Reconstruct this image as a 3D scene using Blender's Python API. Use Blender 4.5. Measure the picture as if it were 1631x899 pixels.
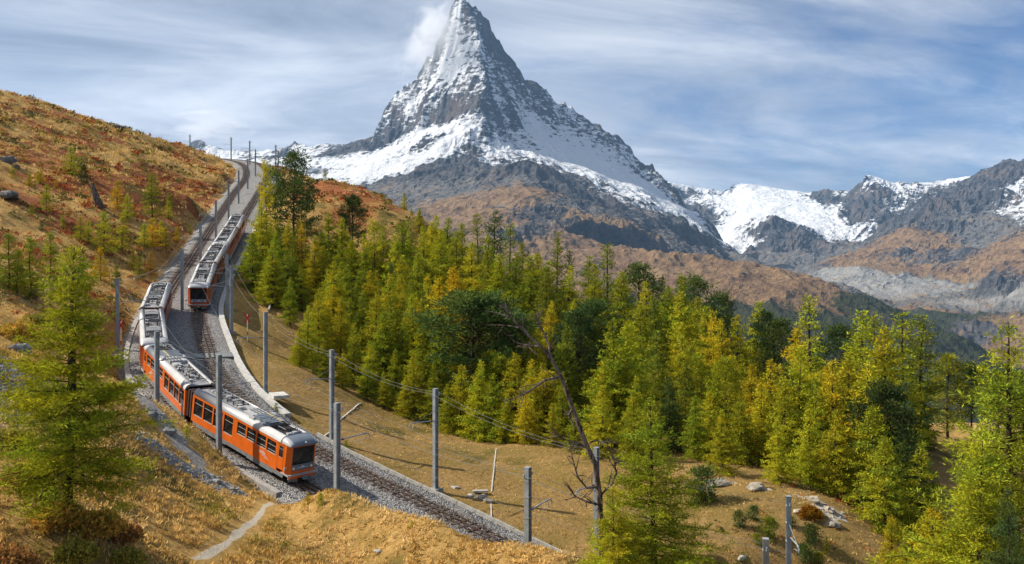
import bpy, math, random
import numpy as np
from mathutils import Vector, Matrix
from mathutils.geometry import delaunay_2d_cdt

# ------------------------------------------------------------------ camera, sky, sun, exposure
for _o in list(bpy.data.objects):
    bpy.data.objects.remove(_o)
SC = bpy.context.scene
COL = SC.collection
FPX, U0, V0 = 1500.0, 815.5, 400.0        # focal length in photo pixels, principal column, horizon row
cam_data = bpy.data.cameras.new('camera')
cam = bpy.data.objects.new('camera', cam_data)
COL.objects.link(cam)
cam.location = (0, 0, 0)
cam.rotation_euler = (math.radians(90), 0, 0)
cam_data.sensor_fit = 'HORIZONTAL'
cam_data.sensor_width = 36.0
cam_data.lens = 36.0 * FPX / 1631.0
cam_data.shift_y = -(449.5 - V0) / 1631.0
cam_data.clip_start = 0.5
cam_data.clip_end = 60000.0
SC.camera = cam

SUN_EL, SUN_AZ = math.radians(40.0), math.radians(-78.0)   # azimuth from +Y towards +X
sun_dir = Vector((math.sin(SUN_AZ) * math.cos(SUN_EL), math.cos(SUN_AZ) * math.cos(SUN_EL), math.sin(SUN_EL)))
sl = bpy.data.lights.new('sun', 'SUN')
sl.energy = 5.0
sl.angle = math.radians(0.53)
sl.color = (1.0, 0.93, 0.82)
so = bpy.data.objects.new('sun', sl)
COL.objects.link(so)
so.rotation_euler = sun_dir.to_track_quat('Z', 'Y').to_euler()

SC.view_settings.view_transform = 'Standard'
SC.view_settings.look = 'None'
SC.view_settings.exposure = 0.62
SC.view_settings.gamma = 1.0
SC.view_settings.use_curve_mapping = False
SC.render.engine = 'CYCLES'
SC.cycles.max_bounces = 6
SC.cycles.diffuse_bounces = 3
SC.cycles.glossy_bounces = 3
SC.cycles.transmission_bounces = 3
SC.cycles.transparent_max_bounces = 8
SC.cycles.volume_bounces = 3
SC.cycles.use_denoising = True


class NT:
    """small helper round a node tree"""
    def __init__(self, tree):
        self.t = tree
        tree.nodes.clear()

    def n(self, typ, **kw):
        nd = self.t.nodes.new(typ)
        for k, v in kw.items():
            if k.startswith('_'):
                setattr(nd, k[1:], v)
        return nd

    def link(self, a, b):
        self.t.links.new(a, b)

    def put(self, sock, v):
        if hasattr(v, 'is_output') or isinstance(v, bpy.types.NodeSocket):
            self.t.links.new(v, sock)
        elif isinstance(v, (tuple, list)) and sock.type == 'RGBA' and len(v) == 3:
            sock.default_value = (*v, 1.0)
        else:
            sock.default_value = v

    def math(self, op, a, b=0.0, c=None, clamp=False):
        nd = self.t.nodes.new('ShaderNodeMath')
        nd.operation = op
        nd.use_clamp = clamp
        self.put(nd.inputs[0], a)
        self.put(nd.inputs[1], b)
        if c is not None:
            self.put(nd.inputs[2], c)
        return nd.outputs[0]

    def noise(self, vec, scale, detail=4.0, rough=0.55, dist=0.0, col=False):
        nd = self.t.nodes.new('ShaderNodeTexNoise')
        if vec is not None:
            self.link(vec, nd.inputs['Vector'])
        nd.inputs['Scale'].default_value = scale
        nd.inputs['Detail'].default_value = detail
        nd.inputs['Roughness'].default_value = rough
        nd.inputs['Distortion'].default_value = dist
        return nd.outputs['Color' if col else 'Fac']

    def ramp(self, fac, stops, interp='LINEAR'):
        nd = self.t.nodes.new('ShaderNodeValToRGB')
        nd.color_ramp.interpolation = interp
        els = nd.color_ramp.elements
        while len(els) < len(stops):
            els.new(0.5)
        for e, (p, c) in zip(els, stops):
            e.position = p
            e.color = (c, c, c, 1) if isinstance(c, (int, float)) else (*c, 1)
        self.put(nd.inputs[0], fac)
        return nd.outputs[0]

    def mix(self, fac, a, b, blend='MIX'):
        nd = self.t.nodes.new('ShaderNodeMix')
        nd.data_type = 'RGBA'
        nd.blend_type = blend
        self.put(nd.inputs[0], fac)
        self.put(nd.inputs[6], a)
        self.put(nd.inputs[7], b)
        return nd.outputs[2]

    def mapping(self, vec, scale=(1, 1, 1), rot=(0, 0, 0), loc=(0, 0, 0)):
        nd = self.t.nodes.new('ShaderNodeMapping')
        self.link(vec, nd.inputs[0])
        nd.inputs[1].default_value = loc
        nd.inputs[2].default_value = rot
        nd.inputs[3].default_value = scale
        return nd.outputs[0]

    def sstep(self, x, lo, hi):
        nd = self.t.nodes.new('ShaderNodeMapRange')
        nd.interpolation_type = 'SMOOTHSTEP'
        self.put(nd.inputs[0], x)
        nd.inputs[1].default_value = lo
        nd.inputs[2].default_value = hi
        return nd.outputs[0]


world = bpy.data.worlds.new('World')
SC.world = world
world.use_nodes = True
W = NT(world.node_tree)
sky = W.n('ShaderNodeTexSky', _sky_type='NISHITA', _sun_disc=False)
sky.sun_elevation = SUN_EL
sky.sun_rotation = SUN_AZ
sky.altitude = 2300.0
sky.air_density = 1.0
sky.dust_density = 0.6
sky.ozone_density = 1.6
tc = W.n('ShaderNodeTexCoord').outputs['Generated']
sp = W.n('ShaderNodeSeparateXYZ')
W.link(tc, sp.inputs[0])
zz = W.math('ADD', W.math('MAXIMUM', sp.outputs[2], 0.0), 0.26)
cb = W.n('ShaderNodeCombineXYZ')
W.link(W.math('DIVIDE', sp.outputs[0], zz), cb.inputs[0])
W.link(W.math('DIVIDE', sp.outputs[1], zz), cb.inputs[1])
plane = cb.outputs[0]
warp = W.mapping(plane, scale=(1.0, 1.0, 1.0), rot=(0, 0, math.radians(-14)))
big = W.noise(W.mapping(warp, scale=(0.45, 0.6, 1), loc=(3.1, 0.4, 0)), 1.0, 3.0, 0.5)
mid = W.noise(W.mapping(warp, scale=(1.3, 2.0, 1), loc=(1.7, 5.2, 0)), 1.0, 8.0, 0.6, 0.6)
fin = W.noise(W.mapping(warp, scale=(4.0, 6.0, 1), loc=(4.7, 2.2, 0)), 1.0, 6.0, 0.65, 0.5)
# the bank of cloud thickens towards one side of the sky (-X), thins out towards the other
side = W.math('MULTIPLY', sp.outputs[0], -0.58)
dens = W.math('ADD', W.math('MULTIPLY', big, 0.5), W.math('ADD', W.math('MULTIPLY', mid, 0.75), W.math('MULTIPLY', fin, 0.40)))
dens = W.math('ADD', dens, side)
cover = W.sstep(dens, 0.33, 0.86)
tone = W.noise(W.mapping(warp, scale=(1.1, 2.6, 1), loc=(9.7, 1.2, 0)), 1.0, 7.0, 0.6, 0.5)
cloudcol = W.ramp(tone, [(0.30, (2.9, 3.4, 4.4)), (0.47, (4.9, 5.4, 6.4)), (0.70, (8.6, 8.9, 9.5))])
skyc = W.mix(1.0, sky.outputs[0], (0.36, 0.58, 0.86), 'MULTIPLY')
final = W.mix(W.math('MULTIPLY', cover, 0.93), skyc, cloudcol)
bg = W.n('ShaderNodeBackground')
W.link(final, bg.inputs[0])
bg.inputs[1].default_value = 0.070
wo = W.n('ShaderNodeOutputWorld')
W.link(bg.outputs[0], wo.inputs[0])

# ------------------------------------------------------------------ numeric helpers
rng = np.random.default_rng(7)


def at(u, v, d):
    """photo column, row and distance -> world point"""
    return np.array([(u - U0) / FPX * d, d, (V0 - v) / FPX * d])


def sstep(x, a, b):
    t = np.clip((x - a) / (b - a), 0, 1)
    return t * t * (3 - 2 * t)


def _hash(ix, iy, seed):
    h = (ix.astype(np.int64) * 374761393 + iy.astype(np.int64) * 668265263 + seed * 1442695041) & 0xFFFFFFFF
    h = ((h ^ (h >> 13)) * 1274126177) & 0xFFFFFFFF
    return h ^ (h >> 16)


def pnoise(x, y, seed=0):
    x0, y0 = np.floor(x), np.floor(y)
    fx, fy = x - x0, y - y0
    ix, iy = x0.astype(np.int64), y0.astype(np.int64)

    def g(jx, jy, dx, dy):
        a = _hash(jx, jy, seed) * (2 * np.pi / 4294967296.0)
        return np.cos(a) * dx + np.sin(a) * dy
    ux = fx * fx * fx * (fx * (fx * 6 - 15) + 10)
    uy = fy * fy * fy * (fy * (fy * 6 - 15) + 10)
    a = g(ix, iy, fx, fy)
    b = g(ix + 1, iy, fx - 1, fy)
    c = g(ix, iy + 1, fx, fy - 1)
    d = g(ix + 1, iy + 1, fx - 1, fy - 1)
    return 1.5 * ((a + (b - a) * ux) + ((c + (d - c) * ux) - (a + (b - a) * ux)) * uy)


def fbm(x, y, octv=5, seed=0, gain=0.5, lac=2.03):
    s, amp = np.zeros_like(x, dtype=float), 1.0
    for i in range(octv):
        s += amp * pnoise(x, y, seed + i)
        x, y, amp = x * lac + 17.3, y * lac + 9.1, amp * gain
    return s


def ridged(x, y, octv=5, seed=0, gain=0.5):
    s, amp, w = np.zeros_like(x, dtype=float), 1.0, 1.0
    for i in range(octv):
        r = 1 - np.abs(pnoise(x, y, seed + i)) * 1.6
        r = np.clip(r, 0, 1) ** 2
        s += amp * r * w
        w = np.clip(r * 1.6, 0, 1)
        x, y, amp = x * 2.07 + 5.3, y * 2.07 + 1.7, amp * gain
    return s


def mesh_np(name, verts, faces, mats=None, smooth=False, mat_idx=None):
    """mesh from numpy arrays; faces (n,3) or (n,4)"""
    me = bpy.data.meshes.new(name)
    verts = np.ascontiguousarray(verts, dtype=np.float32)
    faces = np.ascontiguousarray(faces, dtype=np.int32)
    k = faces.shape[1]
    me.vertices.add(len(verts))
    me.vertices.foreach_set('co', verts.ravel())
    me.loops.add(faces.size)
    me.loops.foreach_set('vertex_index', faces.ravel())
    me.polygons.add(len(faces))
    me.polygons.foreach_set('loop_start', np.arange(0, faces.size, k, dtype=np.int32))
    me.polygons.foreach_set('loop_total', np.full(len(faces), k, dtype=np.int32))
    if mat_idx is not None:
        me.polygons.foreach_set('material_index', np.ascontiguousarray(mat_idx, dtype=np.int32))
    me.polygons.foreach_set('use_smooth', np.full(len(faces), bool(smooth)))
    for m in (mats or []):
        me.materials.append(m)
    me.update(calc_edges=True)
    return me


def vcol(me, name, arr):
    a = me.attributes.new(name, 'FLOAT_COLOR', 'POINT')
    if arr.shape[1] == 3:
        arr = np.hstack([arr, np.ones((len(arr), 1))])
    a.data.foreach_set('color', np.ascontiguousarray(arr, dtype=np.float32).ravel())


def link(name, data, parent=None, loc=None, mat=None):
    o = bpy.data.objects.new(name, data)
    COL.objects.link(o)
    if parent is not None:
        o.parent = parent
    if mat is not None:
        o.matrix_local = mat
    elif loc is not None:
        o.location = loc
    return o


def tag(o, label=None, cat=None, group=None, kind=None):
    if label:
        o['label'] = label
    if cat:
        o['category'] = cat
    if group:
        o['group'] = group
    if kind:
        o['kind'] = kind
    return o


def grid_faces(nr, nc):
    i = np.arange(nr - 1)[:, None] * nc + np.arange(nc - 1)[None, :]
    i = i.ravel()
    return np.stack([i, i + 1, i + nc + 1, i + nc], 1)


def principled(name, rough=0.8, spec=0.3):
    m = bpy.data.materials.new(name)
    m.use_nodes = True
    t = NT(m.node_tree)
    b = t.n('ShaderNodeBsdfPrincipled')
    b.inputs['Roughness'].default_value = rough
    b.inputs['Specular IOR Level'].default_value = spec
    o = t.n('ShaderNodeOutputMaterial')
    t.link(b.outputs[0], o.inputs[0])
    return m, t, b


def bump(t, b, height, strength=0.5, dist=0.1):
    nd = t.n('ShaderNodeBump')
    nd.inputs['Strength'].default_value = strength
    nd.inputs['Distance'].default_value = dist
    t.link(height, nd.inputs['Height'])
    t.link(nd.outputs[0], b.inputs['Normal'])
    return nd


def simple(name, col, rough=0.6, metal=0.0, spec=0.4, var=0.12, scale=3.0, dirt=None, coat=0.0):
    """painted / metal / concrete material with a little wear and tone variation"""
    m, t, b = principled(name, rough, spec)
    b.inputs['Metallic'].default_value = metal
    if coat:
        b.inputs['Coat Weight'].default_value = coat
        b.inputs['Coat Roughness'].default_value = 0.15
    tcn = t.n('ShaderNodeTexCoord').outputs['Object']
    nz = t.noise(tcn, scale, 6, 0.65)
    lo = tuple(max(0, c * (1 - var)) for c in col)
    hi = tuple(min(1, c * (1 + var)) for c in col)
    c = t.mix(t.sstep(nz, 0.3, 0.7), lo, hi)
    if dirt:
        n2 = t.noise(tcn, scale * 2.7, 8, 0.75)
        c = t.mix(t.math('MULTIPLY', t.sstep(n2, 0.52, 0.75), 0.6), c, dirt)
    t.link(c, b.inputs['Base Color'])
    t.link(t.math('ADD', rough - 0.08, t.math('MULTIPLY', nz, 0.16)), b.inputs['Roughness'])
    return m
# ------------------------------------------------------------------ railway alignment
def spline(pts, step=0.5):
    p = np.array(pts, float)
    out = []
    n = len(p)
    for i in range(n - 1):
        p0, p1, p2, p3 = p[max(i - 1, 0)], p[i], p[i + 1], p[min(i + 2, n - 1)]
        for t in np.linspace(0, 1, 24, endpoint=False):
            out.append(0.5 * ((2 * p1) + (-p0 + p2) * t + (2 * p0 - 5 * p1 + 4 * p2 - p3) * t * t + (-p0 + 3 * p1 - 3 * p2 + p3) * t ** 3))
    out.append(p[-1])
    o = np.array(out)

    def resample(o):
        s = np.r_[0, np.cumsum(np.linalg.norm(np.diff(o, axis=0), axis=1))]
        q = np.arange(0, s[-1], step)
        return np.stack([np.interp(q, s, o[:, k]) for k in range(3)], 1)
    o = resample(o)
    w = 13
    ker = np.hanning(2 * w + 1)
    ker /= ker.sum()
    for _ in range(3):
        for k in range(3):
            pad = np.r_[2 * o[0, k] - o[w:0:-1, k], o[:, k], 2 * o[-1, k] - o[-2:-w - 2:-1, k]]
            o[:, k] = np.convolve(pad, ker, 'valid')
    return resample(o)


T1 = spline([(48, 56, -29.5), (30, 52.8, -26), (18.5, 52, -24.1), (10.5, 53, -22.9), (3.5, 55.8, -21.7), (-3.2, 60.6, -20.4), (-9.5, 65.8, -19.0), (-16.3, 72, -17.6),
             (-22.6, 77.3, -16.1), (-28.3, 83, -14.6), (-36.4, 95, -12.1), (-42.0, 110, -9.4), (-45.9, 124, -6.9), (-47.9, 131.5, -5.6), (-52.4, 153, -1.6), (-60.2, 190, 5.5),
             (-69.5, 235, 14.3), (-77.5, 275, 22.4), (-90.5, 310, 29.4), (-113, 337, 34.0), (-145, 353, 38), (-185, 360, 42)])
T2 = spline([(48, 61.5, -29.3), (30, 58.3, -26), (19, 57.6, -24.1), (12, 58.4, -22.9), (6, 60.7, -21.8), (0.62, 64.6, -20.6), (-5.4, 70.3, -19.3), (-12.2, 76.2, -17.9),
             (-18.4, 81.6, -16.4), (-24.2, 87.2, -14.8), (-30.6, 97.5, -12.5), (-36.8, 112, -9.6), (-41.0, 123, -7.4), (-44.7, 140, -4.2), (-51.2, 175, 2.7), (-56.7, 200, 7.6),
             (-62.8, 232, 13.7), (-71.8, 276, 22.4), (-85.6, 313.5, 29.6), (-110.5, 342, 34.0), (-144, 358.5, 38), (-185, 366, 42)])


def frames(P):
    t = np.gradient(P, axis=0)
    t /= np.linalg.norm(t, axis=1)[:, None]
    r = np.stack([t[:, 1], -t[:, 0], np.zeros(len(t))], 1)      # right hand, looking uphill
    r /= np.linalg.norm(r, axis=1)[:, None]
    return t, r


T1t, T1r = frames(T1)
T2t, T2r = frames(T2)


def track_info(x, y, P, R):
    """distance to a track, its level, signed side"""
    Ps, Rs = P[::2], R[::2]
    d = np.empty(len(x)); z = np.empty(len(x)); s = np.empty(len(x))
    for a in range(0, len(x), 20000):
        b = min(a + 20000, len(x))
        dx = x[a:b, None] - Ps[None, :, 0]
        dy = y[a:b, None] - Ps[None, :, 1]
        q = dx * dx + dy * dy
        k = q.argmin(1)
        ii = np.arange(b - a)
        d[a:b] = np.sqrt(q[ii, k])
        z[a:b] = Ps[k, 2]
        s[a:b] = dx[ii, k] * Rs[k, 0] + dy[ii, k] * Rs[k, 1]
    return d, z, s


# ------------------------------------------------------------------ near terrain: smooth surface through surveyed points
SURVEY = [(125, 800, 44), (0, 899, 40), (200, 899, 45), (330, 895, 50), (430, 806, 68), (300, 770, 62), (230, 700, 62), (222, 625, 75), (0, 580, 60), (60, 640, 58),
          (600, 868, 59), (600, 905, 55), (700, 868, 56), (820, 894, 52.5), (500, 805, 64.5), (470, 850, 58), (900, 960, 50), (1100, 1000, 48), (450, 960, 46), (100, 1050, 34), (300, 1150, 34),
          (180, 545, 100), (150, 480, 115), (100, 440, 110), (0, 440, 100), (0, 300, 150), (100, 300, 170), (200, 330, 165), (270, 380, 155), (250, 300, 190), (330, 318, 195),
          (350, 285, 250), (0, 200, 210), (100, 220, 230), (200, 240, 245), (300, 260, 270), (0, 147, 252), (100, 176, 270), (200, 203, 285), (300, 237, 298), (358, 259, 306),
          (-150, 120, 240), (-150, 300, 130), (-150, 450, 90), (-150, 600, 55), (60, 520, 85), (120, 580, 80),
          (430, 266, 264), (500, 290, 225), (560, 303, 214), (600, 318, 208), (660, 345, 198), (430, 480, 140), (440, 560, 116), (480, 400, 175), (437, 448, 150), (450, 330, 190),
          (480, 590, 105), (560, 625, 110), (650, 668, 105), (760, 702, 98), (870, 718, 92), (960, 735, 86), (1050, 750, 82), (1130, 765, 78), (1230, 780, 74), (1300, 797, 72),
          (1380, 850, 68), (1440, 890, 66), (1520, 960, 68), (600, 735, 82), (700, 760, 80), (800, 815, 72), (900, 860, 68), (1000, 800, 75), (1100, 850, 67), (1200, 885, 62), (1200, 830, 68),
          (1500, 695, 128)]
SURVEY_XYZ = [(0, 130, -15), (20, 130, -18.5), (40, 130, -22.5), (75, 150, -29), (0, 160, -13), (30, 160, -21), (-20, 160, -7), (60, 180, -32), (0, 220, -16), (50, 230, -40),
              (-12, 250, -3), (-40, 300, 9), (100, 120, -32), (110, 200, -48), (0, 310, -38), (100, 310, -80), (5, 47, -18.6), (12, 43, -19.2), (25, 42, -20.5), (38, 50, -24), (55, 75, -28),
              (-100, 340, 30), (-140, 335, 36), (-180, 330, 42), (-150, 380, 30), (-80, 380, 8), (0, 25, -15), (30, 25, -17), (-25, 25, -11)]
pts = [at(*s) for s in SURVEY] + [np.array(p, float) for p in SURVEY_XYZ]
for P, R, sgn in ((T1, T1r, -1), (T2, T2r, 1)):
    for i in range(10, len(P) - 10, 44):
        pts.append(P[i] + R[i] * sgn * 3.0 - np.array([0, 0, 0.3]))
CP = np.array(pts)


def _tps_fit(P, lam=2e-3):
    X = P[:, :2] / 100.0
    n = len(X)
    r = np.linalg.norm(X[:, None] - X[None], axis=2)
    K = np.where(r > 0, r * r * np.log(r + 1e-12), 0) + lam * np.eye(n)
    A = np.zeros((n + 3, n + 3))
    A[:n, :n] = K
    A[:n, n:] = np.c_[np.ones(n), X]
    A[n:, :n] = np.c_[np.ones(n), X].T
    return X, np.linalg.solve(A, np.r_[P[:, 2], 0, 0, 0])


_TX, _TW = _tps_fit(CP)


def _tps(x, y):
    out = np.empty(len(x))
    for a in range(0, len(x), 20000):
        q = np.c_[x[a:a + 20000], y[a:a + 20000]] / 100.0
        r2 = (q[:, None, 0] - _TX[None, :, 0]) ** 2 + (q[:, None, 1] - _TX[None, :, 1]) ** 2
        K = 0.5 * r2 * np.log(r2 + 1e-20)
        out[a:a + 20000] = K @ _TW[:-3] + _TW[-3] + q @ _TW[-2:]
    return out


PATH = np.array([at(*p) for p in [(310, 915, 49), (345, 885, 51.5), (385, 855, 56), (412, 832, 61), (432, 812, 66.5)]])
TRAIL = np.array([at(*p) for p in [(205, 596, 92), (222, 625, 75), (250, 668, 72), (290, 715, 69), (335, 760, 67), (372, 785, 66.5)]])


def poly_dist(x, y, P):
    best = np.full(len(x), 1e9)
    for a, b in zip(P[:-1], P[1:]):
        ab = b[:2] - a[:2]
        t = np.clip(((x - a[0]) * ab[0] + (y - a[1]) * ab[1]) / (ab @ ab), 0, 1)
        best = np.minimum(best, np.hypot(x - a[0] - t * ab[0], y - a[1] - t * ab[1]))
    return best


def ground(x, y, full=False):
    x = np.atleast_1d(np.asarray(x, float)).copy(); y = np.atleast_1d(np.asarray(y, float)).copy()
    nat = _tps(x, y)
    d = np.hypot(x, y)
    fall = sstep(d, 345, 470)
    nat = nat * (1 - fall) + fall * (-60 - 0.30 * np.clip(d - 400, 0, 1500))
    rel = sstep(d, 40, 400)
    bumps = fbm(x / 9.0, y / 9.0, 4, 11) * (0.28 + 0.5 * rel) + fbm(x / 38.0, y / 38.0, 3, 29) * (0.3 + 1.3 * rel)
    d1, z1, s1 = track_info(x, y, T1, T1r)
    d2, z2, s2 = track_info(x, y, T2, T2r)
    inside = (s1 > 0) & (s2 < 0) & (d1 < 9) & (d2 < 9)
    dout = np.where(inside, 0, np.minimum(d1, d2))
    w1, w2 = 1 / (d1 ** 2 + 0.2), 1 / (d2 ** 2 + 0.2)
    zb = (z1 * w1 + z2 * w2) / (w1 + w2) - 0.75
    nat = nat + bumps * sstep(dout, 3.0, 9.0)
    knoll = sstep(x, -16, -11) * (1 - sstep(x, 4, 10)) * np.exp(-((dout - 4.2) / 2.6) ** 2) * ((s1 < 0) & (d1 < d2))
    nat = nat + 2.3 * knoll
    near_side = (s1 < 0) & (d1 < d2) & (y < 80)
    w = np.where(near_side, sstep(dout, 1.9, 4.2), sstep(dout, 2.6, 6.2))
    z = zb * (1 - w) + nat * w
    if full:
        return z, dout, d1, d2, s1, s2
    return z


def gz(x, y):
    return float(ground([x], [y])[0])


# tessellation: denser near the viewpoint
ts = np.linspace(-0.70, 0.70, 560)
ds = np.concatenate([np.linspace(20, 36, 14, endpoint=False), np.geomspace(36, 360, 520, endpoint=False), np.geomspace(360, 3300, 46)])
DD, TT = np.meshgrid(ds, ts, indexing='ij')
gx, gy = (TT * DD).ravel(), DD.ravel()
gzv, dout, d1, d2, s1, s2 = ground(gx, gy, True)

# what grows where: r = red heath, g = green cushions, b = bare / gravel, a = short dry turf (vs straw grass)
left = sstep(-gx, 30, 62) * sstep(gy, 68, 105)
patch = fbm(gx / 22, gy / 34, 4, 41)
streak = fbm((gx + 0.5 * gy) / 34, (gy - 0.3 * gx) / 11, 4, 57)
heath = np.clip(left * (0.30 + 0.9 * patch + 0.9 * streak), 0, 1)
ridge_r = sstep(gx, -62, -48) * sstep(gy, 170, 195) * (gx < 30)
heath = np.maximum(heath, ridge_r * np.clip(0.60 + 0.9 * patch, 0, 1))
green = np.clip(0.12 + 0.9 * fbm(gx / 7, gy / 7, 4, 77), 0, 1)
bare = np.zeros_like(gx)
dp = poly_dist(gx, gy, PATH)
dtl = poly_dist(gx, gy, TRAIL)
nz = fbm(gx / 1.6, gy / 1.6, 3, 91)
onpath = 1 - sstep(dp + 0.12 * nz, 0.14, 0.36)
bare = np.maximum(bare, onpath)
bare = np.maximum(bare, 0.75 * (1 - sstep(dtl + 0.9 * nz, 0.5, 1.6)))
bare = np.maximum(bare, (1 - sstep(dout, 2.6, 3.7)))
for (u, v, d, r) in [(0, 585, 60, 3.0), (-30, 600, 56, 4.0), (255, 700, 64, 1.6), (285, 725, 65, 1.5), (320, 748, 65.5, 1.3), (345, 765, 66, 1.1), (365, 782, 66.5, 0.9),
                     (1205, 775, 74.5, 1.3), (1150, 772, 76.5, 1.2), (1318, 812, 71.2, 1.6), (1330, 835, 69.8, 1.5), (1275, 800, 72.5, 1.0)]:
    c = at(u, v, d)
    r = r * .7 if u > 1100 else r
    spot = 1 - sstep(np.hypot(gx - c[0], (gy - c[1])) + 0.9 * nz, r * 0.55, r * 1.15)
    bare = np.maximum(bare, spot)
    if u > 1100:
        onpath = np.maximum(onpath, spot)
terr = sstep(gx, -40, -32) * sstep(dout, 0.5, 3) * (s2 > 0)
turf = np.clip(terr * (gy < 130) + 0.0, 0, 1)
rgba = np.c_[heath, green, bare, turf]
ground_me = mesh_np('ground', np.c_[gx, gy, gzv], grid_faces(len(ds), len(ts)), smooth=True)
vcol(ground_me, 'cover', rgba)
_pa = ground_me.attributes.new('path', 'FLOAT', 'POINT'); _pa.data.foreach_set('value', onpath.astype(np.float32))

m_ground, t, b = principled('meadow', 0.95, 0.1)
pos = t.n('ShaderNodeNewGeometry').outputs['Position']
att = t.n('ShaderNodeAttribute', _attribute_name='cover')
sep = t.n('ShaderNodeSeparateColor')
t.link(att.outputs['Color'], sep.inputs[0])
f1 = t.noise(pos, 0.55, 6, 0.65)
f2 = t.noise(pos, 2.6, 6, 0.7)
f3 = t.noise(pos, 11.0, 5, 0.8)
straw = t.ramp(t.math('ADD', t.math('MULTIPLY', f2, 0.6), t.math('MULTIPLY', f3, 0.4)),
               [(0.30, (0.13, 0.075, 0.024)), (0.43, (0.34, 0.20, 0.062)), (0.55, (0.50, 0.31, 0.10)), (0.70, (0.64, 0.45, 0.19))])
straw = t.mix(t.math('MULTIPLY', t.sstep(f1, 0.47, 0.66), 0.6), straw, (0.20, 0.135, 0.025))
turfc = t.ramp(t.math('ADD', t.math('MULTIPLY', f2, 0.45), t.math('MULTIPLY', f3, 0.55)),
               [(0.33, (0.12, 0.075, 0.026)), (0.47, (0.26, 0.165, 0.058)), (0.60, (0.38, 0.235, 0.085)), (0.72, (0.46, 0.33, 0.15))])
turfc = t.mix(t.math('MULTIPLY', t.sstep(t.noise(pos, 0.16, 4, 0.6), 0.42, 0.62), 0.55), turfc, (0.17, 0.125, 0.026))
c = t.mix(att.outputs['Alpha'], straw, turfc)
heathc = t.ramp(f2, [(0.30, (0.05, 0.022, 0.010)), (0.47, (0.22, 0.070, 0.024)), (0.58, (0.34, 0.12, 0.036)), (0.72, (0.42, 0.21, 0.07))])
hm = t.sstep(t.math('ADD', sep.outputs[0], t.math('MULTIPLY', t.math('SUBTRACT', f2, 0.5), 1.5)), 0.30, 0.62)
c = t.mix(hm, c, heathc)
gm = t.math('MULTIPLY', t.sstep(t.math('ADD', sep.outputs[1], t.math('SUBTRACT', f2, 0.5)), 0.42, 0.78), 0.75)
c = t.mix(gm, c, t.mix(f3, (0.035, 0.035, 0.008), (0.15, 0.13, 0.022)))
vor = t.n('ShaderNodeTexVoronoi')
t.link(pos, vor.inputs['Vector'])
vor.inputs['Scale'].default_value = 4.5
stone = t.ramp(t.math('ADD', t.math('MULTIPLY', f3, 0.7), t.math('MULTIPLY', vor.outputs['Distance'], 0.35)),
               [(0.3, (0.12, 0.11, 0.10)), (0.5, (0.30, 0.28, 0.25)), (0.7, (0.48, 0.45, 0.40))])
bm = t.sstep(t.math('ADD', sep.outputs[2], t.math('MULTIPLY', t.math('SUBTRACT', f3, 0.5), 1.1)), 0.40, 0.66)
stone = t.mix(t.sstep(t.n('ShaderNodeAttribute', _attribute_name='path').outputs['Fac'], .02, .3), stone, t.mix(f3, (.36, .30, .22), (.60, .54, .43)))
c = t.mix(t.math('MULTIPLY', t.sstep(t.noise(pos, 5.0, 4, .7), .58, .70), .65), c, (.10, .062, .022))
c = t.mix(bm, c, stone)
t.link(c, b.inputs['Base Color'])
bump(t, b, t.math('ADD', t.math('MULTIPLY', f2, 0.7), t.math('MULTIPLY', f3, 0.35)), 0.9, 0.35)
ground_me.materials.append(m_ground)
tag(link('ground', ground_me), kind='structure')
# ------------------------------------------------------------------ far mountains (heights in metres above the viewpoint, real distances)
KIND = {'N': (.27, 0, 0, 0), 'R': (0, 0, 0, 0), 'M': (.42, 0, 0, 0), 'S': (1, 0, 0, 0), 'T': (.7, 0, 0, 0), 'G': (0, .9, 0, 0), 'C': (0, .1, .55, 0), 'W': (0, 0, 1, 0), 'F': (0, .35, 0, 1), 'H': (0, .8, 0, .45)}


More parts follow.
